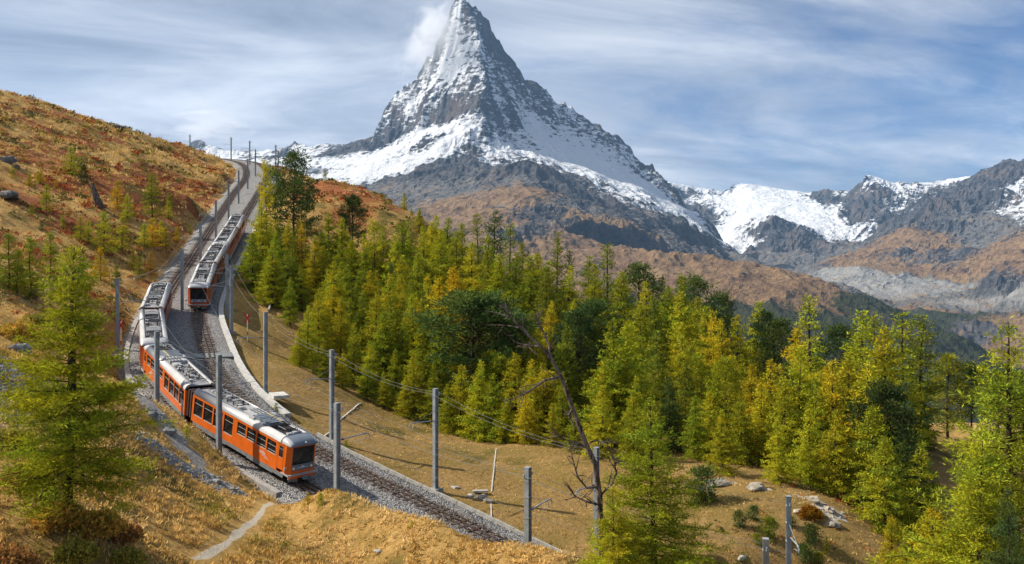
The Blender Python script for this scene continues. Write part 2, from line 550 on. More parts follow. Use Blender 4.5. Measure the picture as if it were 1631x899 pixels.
class Survey:
    def __init__(self):
        self.p, self.k, self.e = [], [], []

    def chain(self, rows):
        ids = []
        for r in rows:
            ids.append(len(self.p)); self.p.append(at(*r[:3])); self.k.append(KIND[r[3]])
        self.e += list(zip(ids[:-1], ids[1:]))
        return ids

    def add(self, rows):
        for r in rows:
            self.p.append(at(*r[:3])); self.k.append(KIND[r[3]])

    def raw(self, p, k='R'):
        self.p.append(np.array(p, float)); self.k.append(KIND[k])

    def build(self):
        P = np.array(self.p)
        res = delaunay_2d_cdt([Vector((a[0], a[1])) for a in P], self.e, [], 0, 1e-4)
        V = np.array([tuple(v) for v in res[0]])
        Z, K = np.zeros(len(V)), np.zeros((len(V), 4))
        for i, o in enumerate(res[3]):
            if o:
                Z[i] = P[o[0], 2]; K[i] = self.k[o[0]]
            else:                                   # crossing of two ridge lines
                j = np.argmin(np.hypot(P[:, 0] - V[i, 0], P[:, 1] - V[i, 1]))
                Z[i] = P[j, 2]; K[i] = self.k[j]
        self.V, self.Z, self.K, self.T = V, Z, K, [f for f in res[2] if len(f) == 3]

    def query(self, x, y, low):
        z = np.full(len(x), low, float)
        k = np.zeros((len(x), 4))
        hit = np.zeros(len(x), bool)
        for f in self.T:
            a, b_, c_ = self.V[f[0]], self.V[f[1]], self.V[f[2]]
            lo = np.minimum(np.minimum(a, b_), c_); hi = np.maximum(np.maximum(a, b_), c_)
            i = np.nonzero((x >= lo[0]) & (x <= hi[0]) & (y >= lo[1]) & (y <= hi[1]) & ~hit)[0]
            if not len(i):
                continue
            det = (b_[1] - c_[1]) * (a[0] - c_[0]) + (c_[0] - b_[0]) * (a[1] - c_[1])
            if abs(det) < 1e-6:
                continue
            l1 = ((b_[1] - c_[1]) * (x[i] - c_[0]) + (c_[0] - b_[0]) * (y[i] - c_[1])) / det
            l2 = ((c_[1] - a[1]) * (x[i] - c_[0]) + (a[0] - c_[0]) * (y[i] - c_[1])) / det
            l3 = 1 - l1 - l2
            ok = (l1 >= -1e-6) & (l2 >= -1e-6) & (l3 >= -1e-6)
            i, l1, l2, l3 = i[ok], l1[ok], l2[ok], l3[ok]
            z[i] = l1 * self.Z[f[0]] + l2 * self.Z[f[1]] + l3 * self.Z[f[2]]
            k[i] = l1[:, None] * self.K[f[0]] + l2[:, None] * self.K[f[1]] + l3[:, None] * self.K[f[2]]
            hit[i] = True
        return z, k, hit


A = Survey()      # the great pyramid and the brown alp at its foot
A.chain([(735, -10, 9000, 'M'), (752, 12, 8960, 'M'), (758, 40, 8850, 'M'), (761, 73, 8700, 'M'), (771, 117, 8450, 'M'), (765, 165, 8150, 'R'), (760, 198, 7900, 'M'), (748, 222, 7750, 'M'),
         (751, 250, 7550, 'R'), (768, 265, 7350, 'R'), (795, 271, 7200, 'R'), (842, 253, 7000, 'R'), (890, 284, 6750, 'R'), (940, 316, 6500, 'R'), (1000, 350, 6200, 'R'), (1040, 374, 6000, 'G')])
LB = [(721, 4, 9020, 'R'), (718, 37, 9060, 'R'), (696, 66, 9100, 'R'), (687, 84, 9120, 'M'), (677, 88, 9140, 'R'), (666, 114, 9160, 'R'), (659, 127, 9180, 'M'), (626, 152, 9230, 'M'), (615, 176, 9260, 'M'),
      (611, 200, 9290, 'R'), (600, 213, 9320, 'R'), (560, 226, 9400, 'R'), (525, 229, 9500, 'M'), (496, 230, 9600, 'S'), (474, 224, 9680, 'R'), (467, 219, 9700, 'R'), (458, 228, 9720, 'R'), (440, 237, 9800, 'M'),
      (400, 241, 9900, 'R'), (340, 230, 10000, 'M'), (312, 220, 10000, 'R'), (280, 235, 10100, 'M'), (200, 262, 10200, 'S')]
A.chain([(735, -10, 9001, 'M')] + LB)
RC = [(748, 0, 9010, 'M'), (777, 29, 9060, 'R'), (795, 59, 9120, 'R'), (808, 83, 9180, 'R'), (811, 101, 9230, 'R'), (830, 125, 9320, 'R'), (850, 128, 9400, 'R'), (868, 141, 9480, 'N'), (903, 165, 9600, 'N'),
      (956, 196, 9750, 'R'), (1000, 234, 9700, 'N'), (1018, 250, 9600, 'R'), (1053, 286, 9400, 'R'), (1082, 312, 9200, 'R'), (1123, 353, 8800, 'R'), (1177, 407, 8300, 'R'), (1200, 432, 8000, 'C')]
A.chain([(735, -10, 9002, 'M')] + RC)
for r in LB + RC:
    q = at(*r[:3]); q[1] += 900; q[2] -= 800
    A.raw(q)
A.raw((-500, 10600, 1100)); A.raw((-3600, 11500, -200)); A.raw((2500, 11500, -200)); A.raw((0, 11500, 200))
A.add([(700, 112, 8850, 'T'), (728, 115, 8640, 'T'), (720, 140, 8550, 'M'), (712, 162, 8480, 'R'), (670, 150, 8900, 'T'), (650, 172, 8930, 'T'), (690, 172, 8560, 'M'), (640, 205, 8880, 'R'), (738, 178, 8200, 'R'), (715, 189, 8330, 'R'), (690, 191, 8480, 'R'), (660, 203, 8680, 'R'), (628, 221, 8850, 'R'),
       (728, 206, 8080, 'S'), (705, 200, 8220, 'S'), (680, 207, 8380, 'S'), (655, 222, 8450, 'S'), (625, 238, 8500, 'S'), (592, 252, 8450, 'S'), (590, 238, 8850, 'R'), (702, 216, 8000, 'R'), (672, 231, 8050, 'R'), (645, 245, 8080, 'M'), (560, 256, 8380, 'S'), (550, 243, 8800, 'R'), (520, 258, 8550, 'T'), (505, 246, 8900, 'R'), (480, 252, 8900, 'M'), (455, 245, 9300, 'R'), (440, 254, 9200, 'T'),
       (400, 258, 9300, 'M'), (600, 290, 7350, 'R'), (650, 280, 7380, 'R'), (555, 294, 7400, 'R'), (695, 256, 7520, 'R'), (722, 240, 7660, 'R'), (600, 258, 8020, 'S'), (540, 280, 7800, 'S'), (500, 276, 8000, 'R'), (590, 278, 7660, 'S'), (640, 268, 7600, 'S'), (660, 256, 7660, 'S'), (690, 241, 7720, 'S'), (714, 227, 7790, 'S'), (730, 232, 7650, 'M'),
       (520, 298, 7300, 'R'), (580, 302, 7000, 'C'), (640, 295, 7000, 'C'), (700, 282, 7050, 'R'), (675, 300, 6800, 'C'), (735, 290, 6950, 'C'), (720, 310, 6600, 'C'), (660, 318, 6400, 'C'), (775, 290, 6850, 'R'), (820, 285, 6700, 'C'),
       (460, 278, 8000, 'M'), (420, 275, 8500, 'N'), (350, 262, 9300, 'S'), (560, 330, 6500, 'R'), (760, 305, 6450, 'C'), (300, 300, 8500, 'R'), (300, 400, 6000, 'R'), (450, 340, 6500, 'R'), (500, 400, 5000, 'G'),
       (700, 333, 5800, 'G'), (780, 320, 5850, 'G'), (850, 310, 5900, 'G'), (880, 318, 5900, 'C'), (950, 352, 5700, 'G'), (640, 345, 5800, 'C'), (760, 350, 5200, 'G'), (850, 336, 5550, 'R'), (880, 356, 5350, 'R'),
       (930, 375, 5250, 'G'), (700, 372, 4900, 'G'), (800, 378, 4800, 'R'), (850, 392, 4700, 'G'), (900, 400, 4650, 'G'), (1000, 400, 5000, 'G'), (1000, 430, 4300, 'G'), (600, 380, 4800, 'G')])
A.chain([(1000, 393, 5200, 'G'), (1062, 399, 4700, 'G'), (1123, 405, 4600, 'G'), (1177, 413, 4500, 'G'), (1247, 425, 4350, 'G'), (1290, 436, 4300, 'G'), (1329, 446, 4200, 'G'), (1350, 457, 4150, 'H'), (1411, 478, 4000, 'F'),
         (1473, 510, 3900, 'F'), (1568, 552, 3750, 'F'), (1625, 590, 3650, 'F')])
A.add([(1100, 440, 4000, 'G'), (1180, 452, 3900, 'G'), (1150, 485, 3500, 'H'), (1250, 468, 3750, 'G'), (1330, 492, 3600, 'H'), (1250, 510, 3350, 'F'), (1420, 540, 3300, 'F'), (1500, 580, 3200, 'F'), (1000, 470, 3500, 'H'),
       (900, 450, 3700, 'G'), (800, 440, 3800, 'G'), (1350, 580, 2900, 'F'), (1200, 575, 2900, 'F'), (1000, 545, 2900, 'F'), (700, 430, 3900, 'G'), (1500, 650, 2800, 'F'), (1620, 680, 2800, 'F'), (800, 540, 2900, 'F'), (500, 520, 3300, 'F')])
A.add([(790, 110, 8860, 'N'), (800, 150, 8650, 'N'), (830, 172, 8800, 'M'), (870, 190, 9020, 'M'), (800, 200, 8270, 'N'), (825, 205, 8450, 'N'), (845, 210, 8600, 'T'), (905, 208, 9200, 'M'), (870, 212, 8750, 'T'), (880, 232, 8550, 'S'), (950, 242, 8950, 'T'), (820, 235, 8000, 'M'), (800, 222, 8080, 'N'),
       (785, 240, 7700, 'M'), (930, 262, 8250, 'S'), (1000, 265, 9100, 'T'), (1000, 288, 8350, 'S'), (1050, 313, 8350, 'S'), (1088, 330, 8250, 'S'), (860, 256, 7700, 'M'), (900, 268, 7750, 'M'), (950, 288, 7650, 'M'), (1000, 312, 7550, 'T'), (920, 278, 7550, 'R'), (970, 304, 7400, 'N'),
       (1050, 332, 7550, 'M'), (900, 284, 7350, 'R'), (950, 312, 7050, 'R'), (1000, 336, 6950, 'R'), (1050, 355, 6900, 'C'), (1100, 358, 7250, 'R'), (1130, 375, 7300, 'C'), (1100, 385, 6500, 'C'), (1160, 402, 7200, 'C'), (1050, 386, 6150, 'C')])
for x, y, z in [(600, 5600, -420), (1100, 5300, -520), (1700, 5000, -620), (2200, 4700, -700), (1300, 6800, -320), (-3800, 2600, -600), (2600, 2600, -700), (3400, 4200, -760), (-3800, 9000, 300), (3000, 9000, -300)]:
    A.raw((x, y, z), 'F')
A.build()

Bs = Survey()     # glaciers, cirque and the range across the valley
Bs.chain([(900, 310, 13600, 'S'), (1000, 300, 13500, 'S'), (1055, 288, 13500, 'S'), (1103, 297, 13500, 'S'), (1140, 304, 13400, 'S'), (1156, 304, 13400, 'R'), (1173, 291, 13300, 'R'), (1191, 292, 13300, 'S'), (1243, 300, 13300, 'S'), (1284, 308, 13000, 'S'),
          (1296, 304, 12900, 'R'), (1317, 302, 12700, 'R'), (1350, 306, 12500, 'M'), (1362, 292, 12200, 'R'), (1383, 276, 12000, 'M'), (1403, 281, 12000, 'S'), (1428, 290, 12000, 'M'), (1457, 293, 12000, 'N'), (1486, 290, 12000, 'M'),
          (1510, 285, 12000, 'T'), (1556, 279, 11800, 'T'), (1572, 268, 10600, 'R'), (1584, 261, 10300, 'R'), (1605, 254, 10000, 'R'), (1631, 255, 9900, 'R'), (1700, 250, 9800, 'M'), (1800, 230, 9700, 'M'), (1950, 240, 9700, 'R')])
Bs.chain([(1572, 268, 10601, 'R'), (1540, 290, 9900, 'R'), (1500, 313, 9450, 'R'), (1480, 322, 9200, 'R'), (1468, 345, 8900, 'R'), (1440, 365, 8600, 'G'), (1400, 390, 8300, 'G'), (1360, 413, 8000, 'G'), (1330, 430, 7800, 'C')])
Bs.chain([(1383, 276, 12001, 'M'), (1388, 310, 11500, 'R'), (1402, 345, 10900, 'R'), (1388, 388, 10150, 'C')])
Bs.chain([(1335, 425, 7600, 'W'), (1375, 426, 7400, 'W'), (1420, 440, 7200, 'W'), (1440, 433, 7150, 'W'), (1480, 447, 7000, 'W'), (1530, 452, 6800, 'W'), (1560, 456, 6600, 'C')])
Bs.add([(1060, 297, 13300, 'R'), (1105, 307, 13300, 'R'), (1138, 316, 13200, 'R'), (1350, 345, 11500, 'R'), (1366, 362, 11000, 'R'), (1070, 320, 12800, 'R'), (1110, 330, 12500, 'R'), (1140, 345, 12000, 'R'), (1120, 370, 11000, 'R'), (1160, 315, 12900, 'S'), (1200, 314, 12600, 'S'), (1180, 334, 12000, 'S'), (1240, 323, 12100, 'S'), (1290, 328, 12100, 'S'),
        (1150, 362, 11000, 'T'), (1172, 354, 11300, 'S'), (1290, 343, 11500, 'S'), (1325, 338, 11600, 'T'), (1305, 316, 12500, 'R'), (1335, 322, 12100, 'R'), (1220, 342, 11600, 'S'), (1340, 362, 10900, 'T'), (1368, 386, 10350, 'M'),
        (1325, 388, 10300, 'N'), (1285, 358, 10900, 'S'), (1158, 380, 10400, 'S'), (1185, 398, 10000, 'S'), (1172, 374, 10600, 'S'), (1251, 342, 10700, 'R'), (1225, 350, 10500, 'R'), (1190, 362, 10400, 'R'), (1268, 356, 10500, 'R'),
        (1300, 378, 10200, 'R'), (1240, 375, 9800, 'R'), (1200, 388, 9700, 'R'), (1290, 402, 9600, 'R'), (1230, 400, 9200, 'C'), (1180, 405, 9500, 'C'), (1200, 416, 8800, 'C'), (1280, 424, 8500, 'C'), (1330, 408, 9000, 'C'), (1355, 398, 9400, 'C'),
        (1250, 440, 7800, 'C'), (1200, 470, 7000, 'C'), (1360, 330, 11500, 'R'), (1430, 330, 11300, 'N'), (1450, 350, 10600, 'R'), (1475, 318, 11500, 'N'), (1425, 372, 10200, 'R'), (1530, 298, 11500, 'R'), (1500, 300, 11600, 'R'), (1555, 292, 11300, 'R'), (1410, 296, 11700, 'R'), (1440, 305, 11700, 'N'), (1345, 318, 12100, 'R'), (1290, 313, 12700, 'R'), (1340, 312, 12300, 'R'), (1312, 326, 12100, 'R'), (1320, 311, 12500, 'R'),
        (1600, 290, 9500, 'R'), (1607, 298, 9380, 'M'), (1622, 325, 9000, 'N'), (1560, 308, 9350, 'R'), (1560, 343, 8800, 'C'), (1520, 368, 8300, 'C'), (1490, 358, 8500, 'R'), (1480, 385, 8000, 'G'), (1440, 400, 7850, 'R'), (1400, 420, 7650, 'G'), (1600, 345, 8450, 'C'),
        (1560, 393, 7750, 'C'), (1500, 415, 7450, 'R'), (1450, 427, 7350, 'G'), (1640, 320, 8800, 'T'), (1631, 358, 8050, 'C'), (1631, 385, 7400, 'G'), (1580, 418, 6950, 'G'), (1520, 440, 6950, 'G'), (1631, 418, 6500, 'G'), (1600, 448, 6200, 'R'),
        (1628, 452, 5750, 'W'), (1592, 480, 5900, 'W'), (1560, 503, 5600, 'C'), (1340, 446, 7000, 'W'), (1400, 464, 6650, 'W'), (1440, 471, 6450, 'W'), (1490, 479, 6250, 'C'), (1540, 477, 6250, 'C'), (1440, 486, 5900, 'C'), (1480, 494, 5650, 'H'),
        (1520, 500, 5450, 'F'), (1560, 530, 4900, 'R'), (1600, 560, 4500, 'G'), (1640, 600, 4200, 'R'), (1631, 520, 5000, 'G'), (1480, 520, 5050, 'F'), (1540, 572, 4450, 'F'), (1700, 500, 5200, 'C'), (1700, 620, 4000, 'G'), (1800, 500, 5000, 'G'),
        (1800, 350, 7000, 'R'), (1950, 350, 7000, 'R'), (1950, 500, 5000, 'G'), (1650, 720, 3300, 'F'), (1950, 700, 3300, 'F'), (1300, 560, 5000, 'F'), (1100, 470, 8000, 'C'), (1000, 420, 11000, 'R'), (900, 420, 11500, 'R'), (1350, 500, 5700, 'C')])
for x, y, z in [(-500, 14800, 300), (3500, 14800, 300), (6500, 13500, 300), (8500, 11500, 300)]:
    Bs.raw((x, y, z))
Bs.build()


def far_sheet(sv, t0, t1, nt, dlist, low, amp=1.0):
    ts = np.linspace(t0, t1, nt)
    DD, TT = np.meshgrid(dlist, ts, indexing='ij')
    x, y = (TT * DD).ravel(), DD.ravel()
    wx = fbm(x / 420, y / 420, 4, 301) * 55 + fbm(x / 90, y / 90, 2, 307) * 14
    wy = fbm(x / 420, y / 420, 4, 331) * 70 + fbm(x / 90, y / 90, 2, 337) * 16
    z, k, hit = sv.query(x + wx, y + wy, low)
    z0, k0, h0 = sv.query(x, y, low)
    z = np.where(hit, z, z0); k = np.where(hit[:, None], k, k0)
    rock = np.clip(1 - k[:, 0] * 0.9 - k[:, 1] * 0.8 - k[:, 2] * 0.7 - 0.6 * k[:, 3], 0.06, 1)
    big = ridged(x / 700, y / 900, 6, 401) - 0.75
    sml = ridged((x + 0.25 * y) / 210, y / 260, 5, 431) - 0.75
    up = 1 - 0.6 * sstep(z, 500, 900)
    # gullies and ribs running down the fall line
    nr_ = len(dlist)
    Zg = z.reshape(nr_, nt).copy()
    for _ in range(6):
        Zg[1:-1] = (Zg[:-2] + Zg[1:-1] + Zg[2:]) / 3
        Zg[:, 1:-1] = (Zg[:, :-2] + Zg[:, 1:-1] + Zg[:, 2:]) / 3
    Xg, Yg = x.reshape(nr_, nt), y.reshape(nr_, nt)
    zx = np.gradient(Zg, axis=1) / np.gradient(Xg, axis=1)
    zy = (np.gradient(Zg, axis=0) - zx * np.gradient(Xg, axis=0)) / np.gradient(Yg, axis=0)
    zx, zy = zx.ravel(), zy.ravel()
    slope = np.hypot(zx, zy)
    az = np.arctan2(-zy, -zx)
    gul, wsum = np.zeros(len(x)), np.zeros(len(x))
    for q in range(8):
        a_ = q * math.pi / 4
        w_ = np.clip(np.cos(az - a_), 0, 1) ** 6
        sc_ = -x * math.sin(a_) + y * math.cos(a_)
        al_ = x * math.cos(a_) + y * math.sin(a_)
        i_ = np.nonzero(w_ > .02)[0]
        sw = sc_[i_] + 60 * fbm(x[i_] / 500, y[i_] / 500, 3, 511)
        v_ = (ridged(sw / 230, al_[i_] / 1100, 2, 520 + q) - .7) + .55 * (ridged(sw / 95, al_[i_] / 520, 2, 540 + q) - .7) + .30 * (ridged(sw / 42, al_[i_] / 240, 2, 560 + q) - .7)
        gul[i_] += w_[i_] * v_
        wsum[i_] += w_[i_]
    gul /= wsum + 1e-6
    z = z + amp * rock * up * (34 * big + 14 * sml) + (0.25 + 0.75 * rock) * np.clip(slope * 1.3, 0, 1) * np.where(k[:, 0] > .8, .35, 1) * 44 * amp * gul + (1 - rock) * np.where(k[:, 0] > .5, 12 * fbm(x / 300, y / 300, 5, 457), (1 - .75 * k[:, 2]) * (28 * fbm(x / 280, y / 340, 5, 457) + 18 * (ridged(x / 170, y / 300, 4, 463) - .7))) + 9 * rock * fbm(x / 40, y / 40, 3, 461)
    # ledges: rock steps in bands
    st = 62.0
    ph = (z + 0.22 * x + 90 * fbm(x / 400, y / 400, 4, 471)) / st
    fr = ph - np.floor(ph)
    z = z + rock * 2 * (sstep(fr, 0.4, 1.0) - fr)
    return x, y, z, k, len(dlist), nt, gul


def far_material():
    m, t, b = principled('mountain_surface', 0.9, 0.12)
    geo = t.n('ShaderNodeNewGeometry')
    pos, nrm = geo.outputs['Position'], geo.outputs['Normal']
    att = t.n('ShaderNodeAttribute', _attribute_name='cover')
    sep = t.n('ShaderNodeSeparateColor')
    t.link(att.outputs['Color'], sep.inputs[0])
    sx = t.n('ShaderNodeSeparateXYZ')
    t.link(nrm, sx.inputs[0])
    n1 = t.noise(pos, 0.0035, 6, 0.65)
    n2 = t.noise(pos, 0.022, 5, 0.7)
    strata = t.noise(t.mapping(pos, scale=(0.012, 0.010, 0.034), rot=(0.0, math.radians(-24), 0)), 1.0, 7, 0.68)
    rock = t.ramp(t.math('ADD', t.math('MULTIPLY', n2, 0.55), t.math('MULTIPLY', n1, 0.45)),
                  [(0.32, (0.028, 0.031, 0.038)), (0.47, (0.075, 0.076, 0.083)), (0.58, (0.13, 0.124, 0.126)), (0.72, (0.22, 0.207, 0.20))])
    rock = t.mix(t.math('MULTIPLY', t.sstep(n1, 0.5, 0.68), 0.5), rock, (0.16, 0.105, 0.078))
    grass = t.ramp(t.math('ADD', t.math('MULTIPLY', n2, 0.6), t.math('MULTIPLY', n1, 0.4)),
                   [(0.32, (0.085, 0.056, 0.040)), (0.44, (0.20, 0.118, 0.064)), (0.55, (0.30, 0.19, 0.096)), (0.70, (0.38, 0.265, 0.145))])
    scree = t.mix(t.sstep(sep.outputs[2], .6, .95), t.ramp(n2, [(0.3, (0.10, 0.096, 0.092)), (0.55, (0.18, 0.172, 0.162)), (0.72, (0.26, 0.25, 0.235))]), t.ramp(n2, [(0.3, (0.22, 0.215, 0.20)), (0.55, (0.35, 0.345, 0.325)), (0.72, (0.46, 0.45, 0.42))]))
    wood = t.mix(n2, (0.018, 0.028, 0.014), (0.075, 0.075, 0.028))
    j = t.math('MULTIPLY', t.math('SUBTRACT', t.math('ADD', t.math('MULTIPLY', n2, 0.5), t.math('MULTIPLY', n1, 0.5)), 0.5), 2.2)
    steep = t.math('MULTIPLY', t.math('SUBTRACT', sx.outputs[2], 0.80), 2.0)
    c = rock
    c = t.mix(t.sstep(t.math('ADD', t.math('ADD', sep.outputs[2], j), steep), 0.22, 0.55), c, scree)
    c = t.mix(t.sstep(t.math('ADD', t.math('ADD', sep.outputs[1], j), steep), 0.30, 0.62), c, grass)
    c = t.mix(t.sstep(t.math('ADD', att.outputs['Alpha'], j), 0.42, 0.62), c, wood)
    # snow: the fields given by the survey, and thin snow lying on ledges
    flat = t.math('MULTIPLY', t.math('SUBTRACT', sx.outputs[2], 0.55), 0.95)
    sn = t.math('ADD', t.math('MULTIPLY', sep.outputs[0], 1.35), t.math('ADD', t.math('MULTIPLY', t.math('SUBTRACT', strata, 0.5), 3.6), flat))
    sn = t.math('ADD', sn, t.math('MULTIPLY', t.math('SUBTRACT', n2, 0.5), 2.0))
    gat = t.n('ShaderNodeAttribute', _attribute_name='gully').outputs['Fac']
    sn = t.math('ADD', sn, t.math('MULTIPLY', gat, -0.6))
    sm = t.math('MULTIPLY', t.sstep(sn, 0.42, 0.92), t.sstep(sep.outputs[0], 0.02, 0.2))
    snow = t.mix(n2, (0.74, 0.77, 0.80), (0.90, 0.90, 0.90))
    c = t.mix(sm, c, snow)
    t.link(c, b.inputs['Base Color'])
    n3 = t.noise(pos, 0.075, 5, 0.75)
    bump(t, b, t.math('ADD', t.math('ADD', t.math('MULTIPLY', n2, 1.0), t.math('MULTIPLY', strata, 0.8)), t.math('MULTIPLY', n3, 0.5)), 1.0, 34.0)
    return m


m_far = far_material()
dA = np.concatenate([np.linspace(2600, 6000, 110, endpoint=False), np.linspace(6000, 9450, 215, endpoint=False), np.linspace(9450, 11000, 16)])
xA, yA, zA, kA, nr, nc, gA = far_sheet(A, -0.46, 0.60, 680, dA, -700)
me = mesh_np('mountain', np.c_[xA, yA, zA], grid_faces(nr, nc), [m_far], smooth=False)
vcol(me, 'cover', kA)
_g = me.attributes.new('gully', 'FLOAT', 'POINT'); _g.data.foreach_set('value', gA.astype(np.float32))
tag(link('mountain', me), kind='structure')
dB = np.concatenate([np.linspace(3300, 6000, 60, endpoint=False), np.linspace(6000, 13700, 240, endpoint=False), np.linspace(13700, 14500, 8)])
xB, yB, zB, kB, nr, nc, gB = far_sheet(Bs, 0.03, 0.66, 430, dB, -760, 1.75)
me = mesh_np('mountain_range', np.c_[xB, yB, zB], grid_faces(nr, nc), [m_far], smooth=False)
vcol(me, 'cover', kB)
_g = me.attributes.new('gully', 'FLOAT', 'POINT'); _g.data.foreach_set('value', gB.astype(np.float32))
tag(link('mountain_range', me), kind='structure')

# distant conifers on the valley slopes: one far-off mass of small trees
def far_wood():
    V, Fc, Cc = [], [], []
    r = np.random.default_rng(5)
    n = 0
    for (x, y, z, k, dens) in ((xA, yA, zA, kA, 7000), (xB, yB, zB, kB, 1500)):
        u = x / y * FPX + U0
        ok = np.nonzero((k[:, 3] > 0.12) & (u > 880) & (u < 1640) & (y < 6200))[0]
        pr = (k[ok, 3] - 0.30 + 0.75 * fbm(x[ok] / 170, y[ok] / 170, 4, 611)).clip(0.0, 1) ** 1.5 * y[ok]
        pick = r.choice(ok, size=dens, p=pr / pr.sum())
        for i in pick:
            h = r.uniform(7, 15)
            w = h * r.uniform(0.17, 0.27)
            cx, cy, cz = x[i] + r.uniform(-9, 9), y[i] + r.uniform(-20, 20), z[i] - 2
            a = r.uniform(0, 6.28)
            for q in range(5):
                ww = w * r.uniform(.75, 1.2)
                V.append((cx + ww * math.cos(a + q * 1.2566), cy + ww * math.sin(a + q * 1.2566), cz + h * r.uniform(.05, .2)))
            V.append((cx + r.uniform(-.6, .6), cy, cz + h))
            for q in range(5):
                Fc.append((n + q, n + (q + 1) % 5, n + 5))
            yel = r.random() ** 3
            tone = r.uniform(0.6, 1.3)
            g = (np.array([0.022, 0.040, 0.019]) * (1 - yel) + np.array([0.14, 0.10, 0.02]) * yel) * tone
            Cc += [g] * 6
            n += 6
    me = mesh_np('distant_wood', np.array(V), np.array(Fc), smooth=False)
    vcol(me, 'tint', np.array(Cc))
    m, t, b = principled('distant_conifer', 0.95, 0.05)
    t.link(t.n('ShaderNodeAttribute', _attribute_name='tint').outputs['Color'], b.inputs['Base Color'])
    me.materials.append(m)
    tag(link('distant_wood', me), 'far dark conifer wood covering the valley slope below the brown spur', 'forest', kind='stuff')


far_wood()
# ------------------------------------------------------------------ mesh builder for hard things
class MB:
    def __init__(self):
        self.v, self.f, self.m = [], [], []

    def face(self, pts, mi=0):
        n = len(self.v)
        self.v += [tuple(p) for p in pts]
        self.f.append(tuple(range(n, n + len(pts))))
        self.m.append(mi)
        return self

    def box(self, c, s, mi=0, rot=None, taper=1.0):
        hx, hy, hz = s[0] / 2, s[1] / 2, s[2] / 2
        n = len(self.v)
        for dz in (-1, 1):
            k = taper if dz > 0 else 1.0
            for dx, dy in ((-1, -1), (1, -1), (1, 1), (-1, 1)):
                p = Vector((dx * hx * k, dy * hy * k, dz * hz))
                if rot is not None:
                    p = rot @ p
                self.v.append((c[0] + p.x, c[1] + p.y, c[2] + p.z))
        for q in ((3, 2, 1, 0), (4, 5, 6, 7), (0, 1, 5, 4), (1, 2, 6, 5), (2, 3, 7, 6), (3, 0, 4, 7)):
            self.f.append(tuple(n + i for i in q)); self.m.append(mi)
        return self

    def tube(self, pts, r, sides=6, mi=0, r2=None, caps=True):
        pts = [Vector(p) for p in pts]
        n0 = len(self.v)
        L = len(pts)
        for i, p in enumerate(pts):
            d = (pts[min(i + 1, L - 1)] - pts[max(i - 1, 0)])
            d = d.normalized() if d.length > 1e-9 else Vector((0, 0, 1))
            a = d.cross(Vector((0, 0, 1)) if abs(d.z) < 0.9 else Vector((1, 0, 0))).normalized()
            b_ = d.cross(a)
            rr = r if r2 is None else r + (r2 - r) * i / max(L - 1, 1)
            for k in range(sides):
                an = 2 * math.pi * k / sides
                q = p + (a * math.cos(an) + b_ * math.sin(an)) * rr
                self.v.append(tuple(q))
        for i in range(L - 1):
            for k in range(sides):
                a0 = n0 + i * sides + k; a1 = n0 + i * sides + (k + 1) % sides
                self.f.append((a0, a1, a1 + sides, a0 + sides)); self.m.append(mi)
        if caps:
            self.f.append(tuple(n0 + k for k in reversed(range(sides)))); self.m.append(mi)
            self.f.append(tuple(n0 + (L - 1) * sides + k for k in range(sides))); self.m.append(mi)
        return self

    def extrude(self, prof, x0, x1, mi=0, caps=True):
        """profile of (y, z) swept along x"""
        n = len(self.v)
        k = len(prof)
        for x in (x0, x1):
            self.v += [(x, y, z) for y, z in prof]
        for i in range(k - 1):
            self.f.append((n + i, n + i + 1, n + k + i + 1, n + k + i)); self.m.append(mi)
        if caps:
            self.f.append(tuple(n + i for i in range(k))); self.m.append(mi)
            self.f.append(tuple(n + k + i for i in reversed(range(k)))); self.m.append(mi)
        return self

    def data(self, name, mats, smooth=False):
        me = bpy.data.meshes.new(name)
        me.from_pydata(self.v, [], self.f)
        for m in mats:
            me.materials.append(m)
        me.polygons.foreach_set('material_index', self.m)
        if smooth:
            me.polygons.foreach_set('use_smooth', [True] * len(self.f))
        me.update()
        return me

    def put(self, name, mats, parent=None, mat=None, smooth=False):
        return link(name, self.data(name, mats if isinstance(mats, (list, tuple)) else [mats], smooth), parent, mat=mat)


M_ORANGE = simple('orange_paint', (0.66, 0.125, 0.008), 0.32, spec=0.5, var=0.10, scale=1.3, dirt=(0.36, 0.10, 0.03), coat=0.3)
M_SHADERED = simple('shaded_orange_red_paint', (0.38, 0.068, 0.012), 0.4, spec=0.45, var=0.15, scale=1.4, dirt=(0.15, 0.05, 0.03))  # orange of the older coaches, darkened for their shaded sides; also the red line
M_SILVER = simple('silver_roof_paint', (0.43, 0.425, 0.42), 0.38, metal=0.0, spec=0.5, var=0.08, scale=0.9, dirt=(0.34, 0.33, 0.32))
M_BLUEGREY = simple('blue_grey_paint', (0.15, 0.178, 0.215), 0.35, spec=0.5, var=0.10, scale=1.2)
M_SKIRT = simple('grey_skirt_paint', (0.17, 0.18, 0.18), 0.6, spec=0.35, var=0.2, scale=2.0, dirt=(0.11, 0.09, 0.07))
M_DARK = simple('dark_underframe', (0.022, 0.021, 0.02), 0.75, spec=0.25, var=0.3, scale=3.0, dirt=(0.06, 0.045, 0.03))
M_DECK = simple('roof_deck', (0.27, 0.27, 0.27), 0.7, spec=0.3, var=0.2, scale=2.0, dirt=(0.12, 0.11, 0.10))
M_BOX = simple('roof_box_metal', (0.36, 0.36, 0.355), 0.5, spec=0.4, var=0.15, scale=2.5, dirt=(0.2, 0.18, 0.16))
M_BLACK = simple('black_iron', (0.018, 0.018, 0.02), 0.5, spec=0.4, var=0.3, scale=5)
M_YELLOW = simple('yellow_stripe', (0.65, 0.48, 0.05), 0.5, var=0.1)
M_INSUL = simple('brown_insulator', (0.13, 0.055, 0.03), 0.25, spec=0.6, var=0.2, scale=8)
